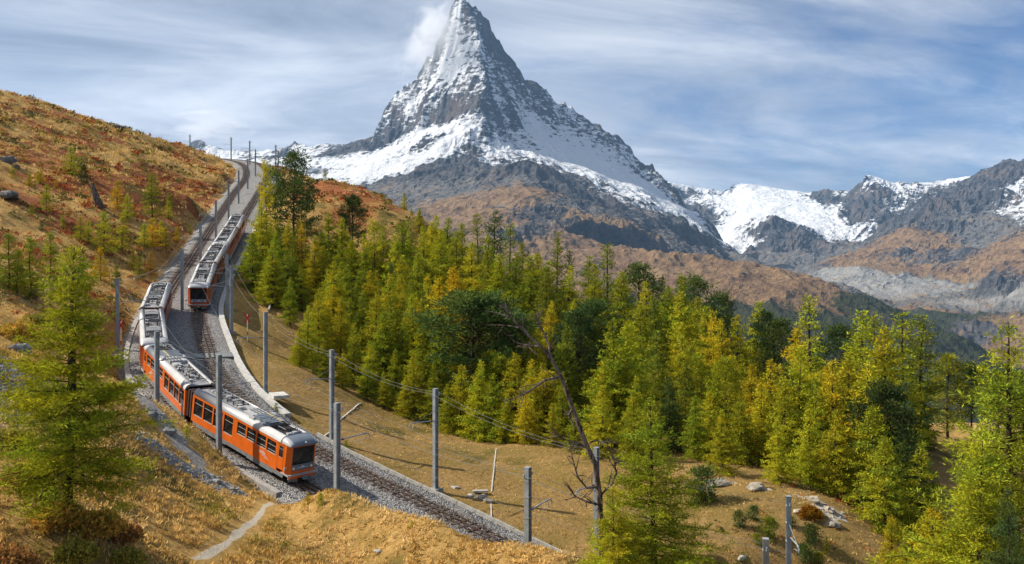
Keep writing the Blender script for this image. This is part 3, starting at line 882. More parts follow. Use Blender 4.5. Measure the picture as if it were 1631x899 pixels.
M_WHITE = simple('white_enamel', (0.74, 0.74, 0.72), 0.4, var=0.08)
M_RED = simple('red_enamel', (0.52, 0.03, 0.025), 0.4, var=0.1)
M_STEEL = simple('galvanised_steel', (0.30, 0.325, 0.335), 0.5, metal=0.25, spec=0.5, var=0.18, scale=1.8, dirt=(0.21, 0.215, 0.21))
M_CONC = simple('concrete', (0.46, 0.445, 0.41), 0.9, spec=0.2, var=0.18, scale=2.2, dirt=(0.28, 0.26, 0.23))
M_CONC2 = simple('old_concrete', (0.31, 0.295, 0.265), 0.92, spec=0.2, var=0.22, scale=2.2, dirt=(0.17, 0.155, 0.13))
M_RAIL = simple('rusty_rail', (0.085, 0.052, 0.036), 0.55, metal=0.3, spec=0.45, var=0.3, scale=4, dirt=(0.16, 0.075, 0.04))
M_SLEEPER = simple('sleeper_steel', (0.085, 0.06, 0.046), 0.8, spec=0.25, var=0.35, scale=2.2, dirt=(0.15, 0.10, 0.07))
M_BELLOWS = simple('dark_bellows', (0.05, 0.02, 0.012), 0.7, var=0.2, scale=4)
M_LAMP = simple('lamp_glass', (0.80, 0.70, 0.55), 0.15, spec=0.7, var=0.05)
M_WOODEN = simple('weathered_timber', (0.30, 0.255, 0.20), 0.9, spec=0.15, var=0.3, scale=4, dirt=(0.14, 0.11, 0.08))


def glass_mat():
    m, t, b = principled('tinted_window', 0.05, 0.35)
    p = t.n('ShaderNodeTexCoord').outputs['Object']
    t.link(t.mix(t.sstep(t.noise(p, 1.6, 3, 0.5), 0.4, 0.7), (0.010, 0.010, 0.010), (0.035, 0.032, 0.028)), b.inputs['Base Color'])
    return m


M_GLASS = glass_mat()


def gravel_mat():
    m, t, b = principled('track_ballast', 0.95, 0.15)
    pos = t.n('ShaderNodeNewGeometry').outputs['Position']
    v = t.n('ShaderNodeTexVoronoi'); t.link(pos, v.inputs['Vector']); v.inputs['Scale'].default_value = 9.0
    n1 = t.noise(pos, 0.5, 4, 0.6)
    n3 = t.noise(pos, 14.0, 3, 0.7)
    sepc = t.n('ShaderNodeSeparateColor'); t.link(v.outputs['Color'], sepc.inputs[0])
    c = t.ramp(t.math('ADD', t.math('MULTIPLY', sepc.outputs[0], 0.55), t.math('MULTIPLY', n3, 0.45)),
               [(0.15, (0.07, 0.068, 0.066)), (0.45, (0.205, 0.198, 0.19)), (0.8, (0.40, 0.39, 0.375))])
    a = t.n('ShaderNodeAttribute', _attribute_name='rust')
    rust = t.math('MULTIPLY', a.outputs['Fac'], t.sstep(n1, 0.3, 0.6))
    c = t.mix(t.math('MULTIPLY', rust, 0.62), c, (0.13, 0.082, 0.05))
    t.link(c, b.inputs['Base Color'])
    bump(t, b, t.math('MULTIPLY', v.outputs['Distance'], -1.0), 1.0, 0.12)
    return m


M_BALLAST = gravel_mat()


# ------------------------------------------------------------------ ballast bed and the two tracks
def ballast():
    step = 1
    P1, R1 = T1[::step], T1r[::step]
    V, rust = [], []
    k2 = np.array([np.argmin((T2[:, 0] - p[0]) ** 2 + (T2[:, 1] - p[1]) ** 2) for p in P1])
    P2, R2 = T2[k2], T2r[k2]
    cols = []
    for off, dz in ((-3.6, -1.15), (-2.7, -0.62), (-2.15, -0.24), (-1.6, -0.13), (-0.9, -0.12), (-0.3, -0.13), (0.3, -0.13), (0.9, -0.12), (1.5, -0.14)):
        cols.append((P1 + R1 * off + np.array([0, 0, dz]), 1.0 if abs(off) < 1.2 else 0.0))
    for f in (0.42, 0.5, 0.58):
        cols.append((P1 * (1 - f) + P2 * f + np.array([0, 0, -0.20]), 0.0))
    for off, dz in ((-1.5, -0.14), (-0.9, -0.12), (-0.3, -0.13), (0.3, -0.13), (0.9, -0.12), (1.6, -0.13), (2.2, -0.22), (2.75, -0.5), (3.5, -1.1)):
        cols.append((P2 + R2 * off + np.array([0, 0, dz]), 1.0 if abs(off) < 1.2 else 0.0))
    nc = len(cols)
    V = np.stack([c_[0] for c_ in cols], 1)
    rust = np.stack([np.full(len(P1), c_[1]) for c_ in cols], 1).ravel()
    V = V.reshape(-1, 3)
    V[:, 2] += 0.05 * fbm(V[:, 0] * 2.1, V[:, 1] * 2.1, 3, 5)
    me = mesh_np('ballast', V, grid_faces(len(P1), nc), [M_BALLAST], smooth=True)
    a = me.attributes.new('rust', 'FLOAT', 'POINT'); a.data.foreach_set('value', rust.astype(np.float32))
    tag(link('ballast', me), kind='structure')


ballast()


def ballast_stones():
    """loose ballast lumps close enough to be told apart"""
    r = np.random.default_rng(21)
    base = np.array([(1, 0, 0), (-1, 0, 0), (0, 1, 0), (0, -1, 0), (0, 0, 1), (0, 0, -1)], float)
    fc = np.array([(0, 2, 4), (2, 1, 4), (1, 3, 4), (3, 0, 4), (2, 0, 5), (1, 2, 5), (3, 1, 5), (0, 3, 5)])
    n = 16000
    i = r.integers(10, 210, n)
    lat = r.uniform(-3.1, 8.6, n)
    V = []
    p1 = T1[i]; p = p1 + T1r[i] * lat[:, None] + T1t[i] * r.uniform(-.3, .3, n)[:, None]
    d1 = np.abs(lat); keep = (np.abs(d1 - 0.5) > 0.09) & (np.abs(lat) > 0.25)
    edge = np.where(lat < -2.0, (-2.0 - lat) * 0.75, 0) + np.where(lat > 7.6, (lat - 7.6) * 0.7, 0)
    z = p1[:, 2] - 0.15 - edge
    s = r.uniform(0.035, 0.085, n)
    p = p[keep]; z = z[keep]; s = s[keep]
    k = len(p)
    jit = base[None] * r.uniform(0.6, 1.25, (k, 6, 1)) + r.normal(0, .18, (k, 6, 3))
    a = r.uniform(0, 6.28, k); ca, sa = np.cos(a)[:, None], np.sin(a)[:, None]
    X = jit[..., 0] * ca - jit[..., 1] * sa; Y = jit[..., 0] * sa + jit[..., 1] * ca
    V = np.stack([p[:, 0, None] + X * s[:, None], p[:, 1, None] + Y * s[:, None], z[:, None] + 0.03 + jit[..., 2] * s[:, None] * 0.8], 2).reshape(-1, 3)
    F_ = (fc[None] + (np.arange(k) * 6)[:, None, None]).reshape(-1, 3)
    me = mesh_np('ballast_stones', V, F_, [M_BALLAST])
    tag(link('ballast_stones', me), 'loose grey ballast stones lying between and beside the rails', 'gravel', kind='stuff')


ballast_stones()


def sweep(P, R, prof, z0=0.0):
    """sweep a (lateral, z) profile along a track line"""
    k = len(prof)
    V = np.stack([P + R * a + np.array([0, 0, b_ + z0]) for a, b_ in prof] + [P + R * prof[0][0] + np.array([0, 0, prof[0][1] + z0])], 1)
    return V.reshape(-1, 3), grid_faces(len(P), k + 1)


def railway(P, R, T, label):
    root = link('railway_track', None, loc=tuple(P[0]))
    tag(root, label, 'railway track', 'the two rack railway tracks')
    bpy.context.view_layer.update()
    off = P[0]
    prof = [(-.035, 0), (.035, 0), (.035, -.035), (.012, -.045), (.012, -.12), (.06, -.14), (-.06, -.14), (-.012, -.12), (-.012, -.045), (-.035, -.035)]
    for s in (-0.53, 0.53):
        V, F_ = sweep(P - off, R, [(a + s, b_) for a, b_ in prof])
        link('rail', mesh_np('rail', V, F_, [M_RAIL]), root)
    V, F_ = sweep(P - off, R, [(-.05, .03), (.05, .03), (.05, -.12), (-.05, -.12)])
    link('rack_rail', mesh_np('rack_rail', V, F_, [M_RAIL]), root)
    # sleepers (too small to pick apart one by one)
    Vs, Fs, n = [], [], 0
    for i in range(0, len(P), 1):
        if i % 3 == 2:
            continue
        q = P[i] - off + (T[i] * (0.1 if i % 3 else -0.1))
        for dz in (-.20, -.07):
            for a, b_ in ((-.11, -.95), (.11, -.95), (.11, .95), (-.11, .95)):
                Vs.append(q + T[i] * a + R[i] * b_ + np.array([0, 0, dz]))
        for f in ((4, 5, 6, 7), (0, 1, 5, 4), (1, 2, 6, 5), (2, 3, 7, 6), (3, 0, 4, 7)):
            Fs.append([n + j for j in f])
        n += 8
    tag(link('sleepers', mesh_np('sleepers', np.array(Vs), np.array(Fs), [M_SLEEPER]), root), kind='stuff')
    return root


railway(T1, T1r, T1t, 'rack railway track under the train with bright orange side in front')
railway(T2, T2r, T2t, 'rack railway track beside the pale concrete edging, carrying the train higher up')


def slabs(P, R, i0, i1, off, w, h, dz, gap, name, label, mat, part='slab', seed=3):
    """a line of concrete slabs beside a track; each slab is a piece of its own"""
    r = random.Random(seed)
    c0 = P[i0] + R[i0] * off
    root = link(name, None, loc=tuple(c0))
    tag(root, label, 'edging')
    step = 4
    base = MB().box((0, 0, -h / 2), (step * 0.5 - gap, w, h)).data(part, [mat])
    for i in range(i0, i1 - step, step):
        a, b_ = P[i] + R[i] * off, P[i + step] + R[i + step] * off
        q = (a + b_) / 2 - c0
        d = Vector(b_ - a).normalized()
        side = Vector((0, 0, 1)).cross(d).normalized()
        up = d.cross(side)
        M = Matrix((d, side, up)).transposed().to_4x4()
        M.translation = Vector(q) + Vector((0, 0, dz + r.uniform(-.02, .02)))
        M = M @ Matrix.Rotation(r.uniform(-.012, .012), 4, 'Z')
        link(part, base, root, mat=M)


def near_i(P, u=None, y=None):
    if y is not None:
        return int(np.argmin(np.abs(P[:, 1] - y) + (P[:, 0] > 20) * 100))
    uu = P[:, 0] / P[:, 1] * FPX + U0
    return int(np.argmin(np.abs(uu - u) + (P[:, 0] > 20) * 1000))


slabs(T2, T2r, near_i(T2, y=86), near_i(T2, y=196), 2.75, 0.62, 0.5, -0.02, 0.03, 'cable_trough', 'pale concrete trough edging curving along the track under the higher train', M_CONC)
slabs(T2, T2r, near_i(T2, y=62), near_i(T2, y=84), 3.0, 0.18, 0.4, -0.30, 0.03, 'kerb_line', 'low pale kerb between ballast and the dry meadow terrace', M_CONC2, seed=5)
slabs(T1, T1r, near_i(T1, y=71.5), near_i(T1, y=118), -2.35, 0.5, 0.6, -0.10, 0.03, 'track_edging', 'grey concrete edging along the bank below the orange train', M_CONC2, seed=8)


# ------------------------------------------------------------------ masts of the overhead line
def mast_parts():
    H = 8.3
    W_, fl, tw = 0.34, 0.035, 0.022
    col_ = MB()
    col_.box((0, W_ / 2, H / 2), (0.30, fl, H)); col_.box((0, -W_ / 2, H / 2), (0.30, fl, H)); col_.box((0, 0, H / 2), (tw, W_ - fl, H))
    col_.box((0, 0, H + .012), (0.32, W_ + .04, 0.02))
    for z in (1.9, 5.4, 6.6, 7.7):
        col_.box((0, 0, z), (0.33, W_ + .07, 0.05))
    ft = MB().box((0, 0, 0.02), (0.95, 0.95, 0.62), taper=0.96); ft.box((0, 0, 0.36), (0.52, 0.52, 0.06))
    for sx in (-.2, .2):
        for sy in (-.2, .2):
            ft.tube([(sx, sy, 0.33), (sx, sy, 0.48)], .02, 5)
    arm = MB()
    arm.tube([(0, 0.15, 5.75), (0, 1.2, 5.82), (0, 2.4, 5.88), (0, 2.75, 5.84), (0, 2.86, 5.68), (0, 2.84, 5.52)], 0.045, 6)
    arm.tube([(0, 2.35, 5.86), (0, 2.5, 5.52), (0, 1.75, 5.42)], 0.022, 5)
    arm.tube([(0, 0.15, 6.55), (0, 2.3, 5.9)], 0.012, 4)
    ins = MB()
    for k in range(4):
        ins.tube([(0, .34 + k * .06, 5.765), (0, .375 + k * .06, 5.77)], 0.075, 8)
    def bracket(s):
        br = MB()
        br.tube([(0, .17 * s, 7.72), (0, .45 * s, 7.78)], .025, 5); br.tube([(0, .45 * s, 7.78), (0, .45 * s, 7.98)], .05, 6)
        return br.data('bracket', [M_STEEL])
    return [('column', col_.data('column', [M_STEEL])), ('foundation', ft.data('foundation', [M_CONC2])), ('arm', arm.data('arm', [M_STEEL])),
            ('insulator', ins.data('insulator', [M_INSUL])), ('bracket', bracket(-1)), ('bracket', bracket(1))]


MP = mast_parts()
ARM_TIPS = {1: [], 2: []}
TOPS = {1: [], 2: []}


def mast(i, P, R, T, off, track, label, no_arm=False, hscale=1.0, target=None):
    """a mast beside track point i; its arm reaches over the track"""
    base = P[i] + R[i] * off
    g = gz(base[0], base[1])
    z = max(g, P[i, 2] - 0.9) - 0.05
    side = -1 if off > 0 else 1
    d = Vector(R[i]) * side
    d.z = 0
    ang = math.atan2(d.y, d.x) - math.pi / 2
    root = link('catenary_mast', None, loc=(base[0], base[1], z))
    root.rotation_euler = (0, 0, ang)
    tag(root, label, 'mast', 'masts of the overhead line')
    for nm, me in MP:
        if no_arm and nm in ('arm', 'insulator'):
            continue
        o = link(nm, me, root)
        if hscale != 1.0:
            o.scale = (1, 1, hscale)
    q = Vector((base[0], base[1], z)) + d * 2.5 + Vector((0, 0, 5.5))
    ARM_TIPS[track].append((i, q))
    TOPS[track].append((i, Vector((base[0], base[1], z + 7.95 * hscale)) + d * .45, Vector((base[0], base[1], z + 7.95 * hscale)) - d * .45))


def idx_for(P, R, off, u):
    q = P + R * off
    uu = q[:, 0] / q[:, 1] * FPX + U0
    ok = np.nonzero((q[:, 1] > 50) & (q[:, 1] < 122))[0]
    return int(ok[np.argmin(np.abs(uu[ok] - u))])


# along the downhill side of the track with the long train
N1 = [(1232, 'short dark mast top on the shrubby mound, the left one of a close pair', 0), (838, 'grey mast standing out of the grass beside the lower end of the ballast', 0), (537, 'tall grey mast directly beside the front of the orange train', 0),
      (350, 'tall grey mast on a concrete block in front of the orange coach side', 0), (250, 'grey mast standing before the rear coach of the front unit', 0)]
for u, lb, na in N1:
    o_ = -2.75 if u != 1232 else -2.6
    mast(idx_for(T1, T1r, o_, u), T1, T1r, T1t, o_, 1, lb)
i210 = near_i(T1, y=103.5)
mast(i210, T1, T1r, T1t, -3.3, 1, 'tall grey mast by the wooden crossing boards left of the long train')
# far side of the other track
for u, lb in ((1253, 'grey mast with a hooked bracket in the close pair on the shrubby mound'), (948, 'grey mast partly hidden behind the bare dead tree'), (697, 'grey mast on the meadow edge with its arm reaching left, between terrace and ballast'),
              (529, 'grey mast behind the cab of the orange train with a long hooked arm'), (423, 'grey mast on the meadow just downhill of the pale slab'),
              (369, 'grey mast with a red cross sign close behind it'), (347, 'grey mast on the concrete edging right of the higher train')):
    mast(idx_for(T2, T2r, 3.5, u), T2, T2r, T2t, 3.5, 2, lb)
# between the two tracks, higher up the hill
order = ['first', 'second', 'third', 'fourth', 'fifth', 'sixth', 'seventh', 'eighth']
for n_, y in enumerate((121.5, 146, 169, 194, 219, 245, 272)):
    i = near_i(T1, y=y)
    mast(i, T1, T1r, T1t, 2.55, 1, f'thin grey mast between the two tracks, {order[n_]} going uphill', no_arm=n_ < 0)
for n_, y in enumerate((196, 232, 268, 292)):
    mast(near_i(T2, y=y), T2, T2r, T2t, 3.2, 2, f'distant mast right of the upper track, {order[n_]} above the higher train')
for n_, y in enumerate((303, 322, 341, 352)):
    i = near_i(T1, y=y)
    mast(i, T1, T1r, T1t, 2.6, 1, f'dark mast against the sky on the crest, {order[n_]} from the track brow')


def wires():
    for tr in (1, 2):
        A_ = sorted(ARM_TIPS[tr], key=lambda a: a[0])
        B_ = sorted(TOPS[tr], key=lambda a: a[0])
        lines = [('contact_wire', [a[1] + Vector((0, 0, 0)) for a in A_], .25), ('feeder_wire', [b_[1] for b_ in B_], .55), ('feeder_wire', [b_[2] for b_ in B_], .6)]
        names = {1: 'the longest train', 2: 'the higher train'}
        for q, (nm, pts, sag) in enumerate(lines):
            if nm == 'contact_wire':
                P = T1 if tr == 1 else T2
                pts = [Vector((P[a[0]][0], P[a[0]][1], P[a[0]][2] + 5.15)) for a in A_]
            mb = MB()
            for a, b_ in zip(pts[:-1], pts[1:]):
                if (a - b_).length > 90:
                    continue
                seg = [a.lerp(b_, k / 7) - Vector((0, 0, sag * 4 * (k / 7) * (1 - k / 7))) for k in range(8)]
                mb.tube(seg, 0.011, 3, caps=False)
            o = mb.put(nm, M_STEEL)
            word = {0: 'contact wire above', 1: 'feeder wire on mast tops, inner side, along', 2: 'feeder wire on mast tops, outer side, along'}[q]
            tag(o, f'thin {word} the track of {names[tr]}', 'wire', 'overhead wires')


wires()
# ------------------------------------------------------------------ trains
M_LETTER = simple('faded_lettering', (0.50, 0.33, 0.28), 0.5)


def car_meshes(style):
    """style 'new': bright panorama coach; 'old': older coach. Local frame: x forward to the cab, y left, z up from rail top"""
    L2 = 7.2
    paint = M_ORANGE if style == 'new' else M_SHADERED
    out = []
    if style == 'new':
        wins = [(-6.9, -5.5, 1.28), (-5.32, -3.92, 1.28), (-3.74, -2.34, 1.28), (-2.1, -0.75, 1.28), (-0.1, 1.15, 1.78), (1.33, 2.58, 1.78), (2.76, 4.01, 1.78), (4.19, 5.4, 1.78)]
    else:
        wins = [(-6.8, -5.6, 1.7), (-5.4, -4.2, 1.7), (-4.0, -2.8, 1.7), (-1.3, -0.1, 1.7), (0.1, 1.3, 1.7), (1.5, 2.7, 1.7), (2.9, 4.1, 1.7), (4.3, 5.3, 1.7)]
    head, zt, zb, Y = 2.76, 2.93, 0.68, 1.325
    door = (5.72, 6.5)
    body = MB()
    for s in (-1, 1):
        def q(x0, x1, z0, z1, y=Y, mi=0):
            p = [(x0, s * y, z0), (x1, s * y, z0), (x1, s * y, z1), (x0, s * y, z1)]
            body.face(p if s < 0 else p[::-1], mi)
        x = -L2
        for a, b_, sill in wins:
            q(x, a, zb, zt)
            q(a, b_, zb, sill); q(a, b_, head, zt)
            for (p0, p1) in (((a, sill), (b_, sill)), ((b_, sill), (b_, head)), ((b_, head), (a, head)), ((a, head), (a, sill))):
                body.face([(p0[0], s * Y, p0[1]), (p1[0], s * Y, p1[1]), (p1[0], s * (Y - .07), p1[1]), (p0[0], s * (Y - .07), p0[1])])
            x = b_
        q(x, door[0], zb, zt)
        q(door[0], door[1], 2.86, zt); q(door[0], door[1], zb, 0.72)
        q(door[1], L2 - .42, zb, zt)
        # thin red line under the roof edge
        body.box((0 - .2, s * (Y + .004), 2.955), (2 * L2 - .45, .02, .035), 1)
    body.face([(-L2, -Y, zb), (-L2, -Y, zt), (-L2, Y, zt), (-L2, Y, zb)])
    body.box((0, 0, .86), (2 * L2 - .8, 2.5, .05), 2)
    body.box((0, 0, 1.0), (2 * L2 - 1.0, 2.3, .05), 2)
    out.append(('body_shell', body, [paint, M_SHADERED, M_DARK], False))
    sk = MB()
    for s in (-1, 1):
        sk.box((-.15, s * 1.292, .53), (2 * L2 - .9, .05, .30))
        sk.box((-3.2, s * 1.30, .36), (3.2, .05, .1)); sk.box((3.4, s * 1.30, .36), (3.6, .05, .1))
    out.append(('skirt', sk, [M_SKIRT], False))
    # roof edge
    prof = [(1.34, 2.96), (1.335, 3.06), (1.28, 3.2), (1.17, 3.32), (1.0, 3.41), (0.86, 3.44), (0.84, 3.30)]
    re_ = MB()
    re_.extrude(prof, -L2 + .05, L2 - 1.25, caps=True)
    re_.extrude([(-y, z) for y, z in prof][::-1], -L2 + .05, L2 - 1.25, caps=True)
    out.append(('roof_edge', re_, [M_SILVER], True))
    dk = MB().box((-.55, 0, 3.25), (2 * L2 - 1.25, 1.72, .1))
    out.append(('roof_deck', dk, [M_DECK], False))
    # curved cap over the cab
    cap = MB()
    N = 9
    full = [(1.34, 2.96), (1.335, 3.06), (1.28, 3.2), (1.17, 3.32), (1.0, 3.41), (0.6, 3.46), (0, 3.48), (-0.6, 3.46), (-1.0, 3.41), (-1.17, 3.32), (-1.28, 3.2), (-1.335, 3.06), (-1.34, 2.96)]
    n0 = len(cap.v)
    for i in range(N):
        f = i / (N - 1)
        x = L2 - 1.25 + 1.30 * math.sin(f * math.pi / 2)
        dz = 1 - (1 - math.cos(f * math.pi / 2)) * 0.98
        wy = 1 - .12 * f ** 2
        for y, z in full:
            cap.v.append((x, y * wy, 2.95 + (z - 2.95) * max(dz, .10)))
    k = len(full)
    for i in range(N - 1):
        for j in range(k - 1):
            a = n0 + i * k + j
            cap.f.append((a, a + 1, a + k + 1, a + k))
            cap.m.append(0 if 3 < j < 8 or i > 5 else 1)
    cap.f.append(tuple(n0 + j for j in range(k))); cap.m.append(0)
    cap.f.append(tuple(n0 + (N - 1) * k + j for j in reversed(range(k)))); cap.m.append(0)
    out.append(('cab_roof', cap, [M_BLUEGREY if style == 'new' else M_SILVER, M_SILVER], True))
    # cab front: chamfered corners, windscreen frame, dark apron
    fr = MB()
    xf, xc, yf = L2, L2 - .42, 1.06
    xt = L2 - .10
    for s in (-1, 1):
        p = [(xc, s * Y, zb), (xf, s * yf, zb), (xt, s * yf, 2.95), (xc, s * Y, 2.95)]
        fr.face(p if s < 0 else p[::-1])
    def fx(z):
        return xf + (xt - xf) * (z - zb) / (2.95 - zb)
    def fq(y0, y1, z0, z1, mi=0, d=0.0):
        fr.face([(fx(z0) + d, y0, z0), (fx(z0) + d, y1, z0), (fx(z1) + d, y1, z1), (fx(z1) + d, y0, z1)], mi)
    fq(-yf, yf, zb, 1.02); fq(-yf, yf, 2.83, 2.95)
    fq(-yf, -.97, 1.02, 2.83); fq(.97, yf, 1.02, 2.83)
    for s in (-1, 1):
        fr.face([(fx(1.02), s * .97, 1.02), (fx(2.83), s * .97, 2.83), (fx(2.83) - .05, s * .97, 2.83), (fx(1.02) - .05, s * .97, 1.02)])
    fq(-.97, .97, 1.02, 1.46, 1, -.03)
    fr.box((L2 + .0, 0, .62), (.28, 2.3, .30), 0)
    out.append(('cab_front', fr, [paint, M_BLUEGREY], False))
    ws = MB()
    ws.face([(fx(1.46) - .035, -.97, 1.46), (fx(1.46) - .035, .97, 1.46), (fx(2.83) - .035, .97, 2.83), (fx(2.83) - .035, -.97, 2.83)])
    out.append(('windscreen', ws, [M_GLASS], False))
    wp = MB()
    wp.tube([(fx(1.5) + .02, -.7, 1.5), (fx(1.9) + .02, -.1, 1.85), (fx(2.1) + .02, .05, 2.25)], .02, 5)
    wp.tube([(fx(1.5) + .02, .1, 1.5), (fx(1.7) + .02, .7, 1.62)], .02, 5)
    out.append(('wiper', wp, [M_BLACK], False))
    bp = MB()
    bp.box((L2 + .10, 0, .74), (.12, 2.62, .12)); bp.box((L2 - .35, -1.34, .74), (1.0, .06, .12)); bp.box((L2 - .35, 1.34, .74), (1.0, .06, .12))
    out.append(('bumper', bp, [M_BOX], False))
    for s in (-1, 1):
        out.append(('headlight', MB().tube([(fx(1.18) - .06, s * .80, 1.2), (fx(1.18) + .03, s * .80, 1.2)], .105, 12), [M_LAMP], False))
    out.append(('headlight', MB().tube([(L2 - .35, 0.1, 3.16), (L2 - .02, 0.1, 3.10)], .09, 10), [M_LAMP], False))
    # mountain emblem and worn pale lettering strokes on the dark apron and the side
    em = MB()
    ex = fx(1.25) - .015
    em.face([(ex, -.5, 1.18), (ex, .56, 1.18), (ex, .56, 1.21), (ex, .22, 1.215), (ex, .14, 1.29), (ex, .10, 1.25), (ex, .03, 1.37), (ex, -.13, 1.21), (ex, -.5, 1.21)])
    out.append(('emblem', em, [M_WHITE], False))
    if style == 'new':
        for s in (-1, 1):
            for (x0, z0, w, h) in ((3.0, 1.47, .5, .07), (3.4, 1.36, .9, .08), (3.75, 1.24, .8, .06), (4.0, 1.12, .7, .05)):
                out.append(('lettering', MB().box((x0 + .3, s * (Y + .003), z0), (w, .006, h)), [M_LETTER], False))
            p = [(3.35, s * (Y + .004), 1.45), (3.62, s * (Y + .004), 1.63), (3.72, s * (Y + .004), 1.54), (3.85, s * (Y + .004), 1.60), (4.15, s * (Y + .004), 1.42)]
            out.append(('emblem', MB().face(p if s < 0 else p[::-1]), [M_LETTER], False))
    mi = MB()
    for s in (-1, 1):
        mi.tube([(L2 - .25, s * 1.25, 1.3), (L2 - .1, s * 1.5, 1.3)], .02, 5); mi.box((L2 - .1, s * 1.55, 1.28), (.08, .12, .2))
    out.append(('mirror', mi, [M_BOX], False))
    cp = MB().tube([(L2 - .1, 0, .55), (L2 + .5, 0, .55)], .09, 8); cp.box((L2 + .45, 0, .55), (.16, .38, .22))
    out.append(('coupler', cp, [M_BLUEGREY], False))
    pl = MB()
    for s in (-1, 1):
        pl.box((L2 - .25, s * .62, .26), (.4, .7, .25), 0, Matrix.Rotation(s * .35, 3, 'Z'))
    out.append(('snow_plough', pl, [M_SKIRT], False))
    for xb in (-4.4, 4.3):
        bg_ = MB().box((xb, 0, .45), (2.6, 1.7, .35))
        for xx in (-.85, .85):
            for s in (-1, 1):
                bg_.tube([(xb + xx, s * .46, .36), (xb + xx, s * .60, .36)], .36, 14)
        out.append(('bogie', bg_, [M_DARK], False))
    out.append(('underframe', MB().box((-.3, 0, .62), (2 * L2 - 1.6, 2.3, .38)).box((-.2, 0, .42), (3.4, 2.1, .35)), [M_DARK], False))
    return out, wins, door, head, Y


def window_mesh(w, h, bars, style):
    mb = MB()
    t_ = .035
    mb.face([(0, .0, 0), (w, .0, 0), (w, .0, h), (0, .0, h)], 0)
    mb.box((w / 2, -.02, t_ / 2 - .01), (w + .06, .07, t_), 2)
    mb.box((w / 2, -.005, h - .015), (w, .03, .03), 1); mb.box((.015, -.005, h / 2), (.03, .03, h), 1); mb.box((w - .015, -.005, h / 2), (.03, .03, h), 1)
    for z in bars:
        mb.box((w / 2, -.006, z), (w - .06, .024, .028), 2)
    return mb.data('window', [M_GLASS, M_BLACK, M_BOX])


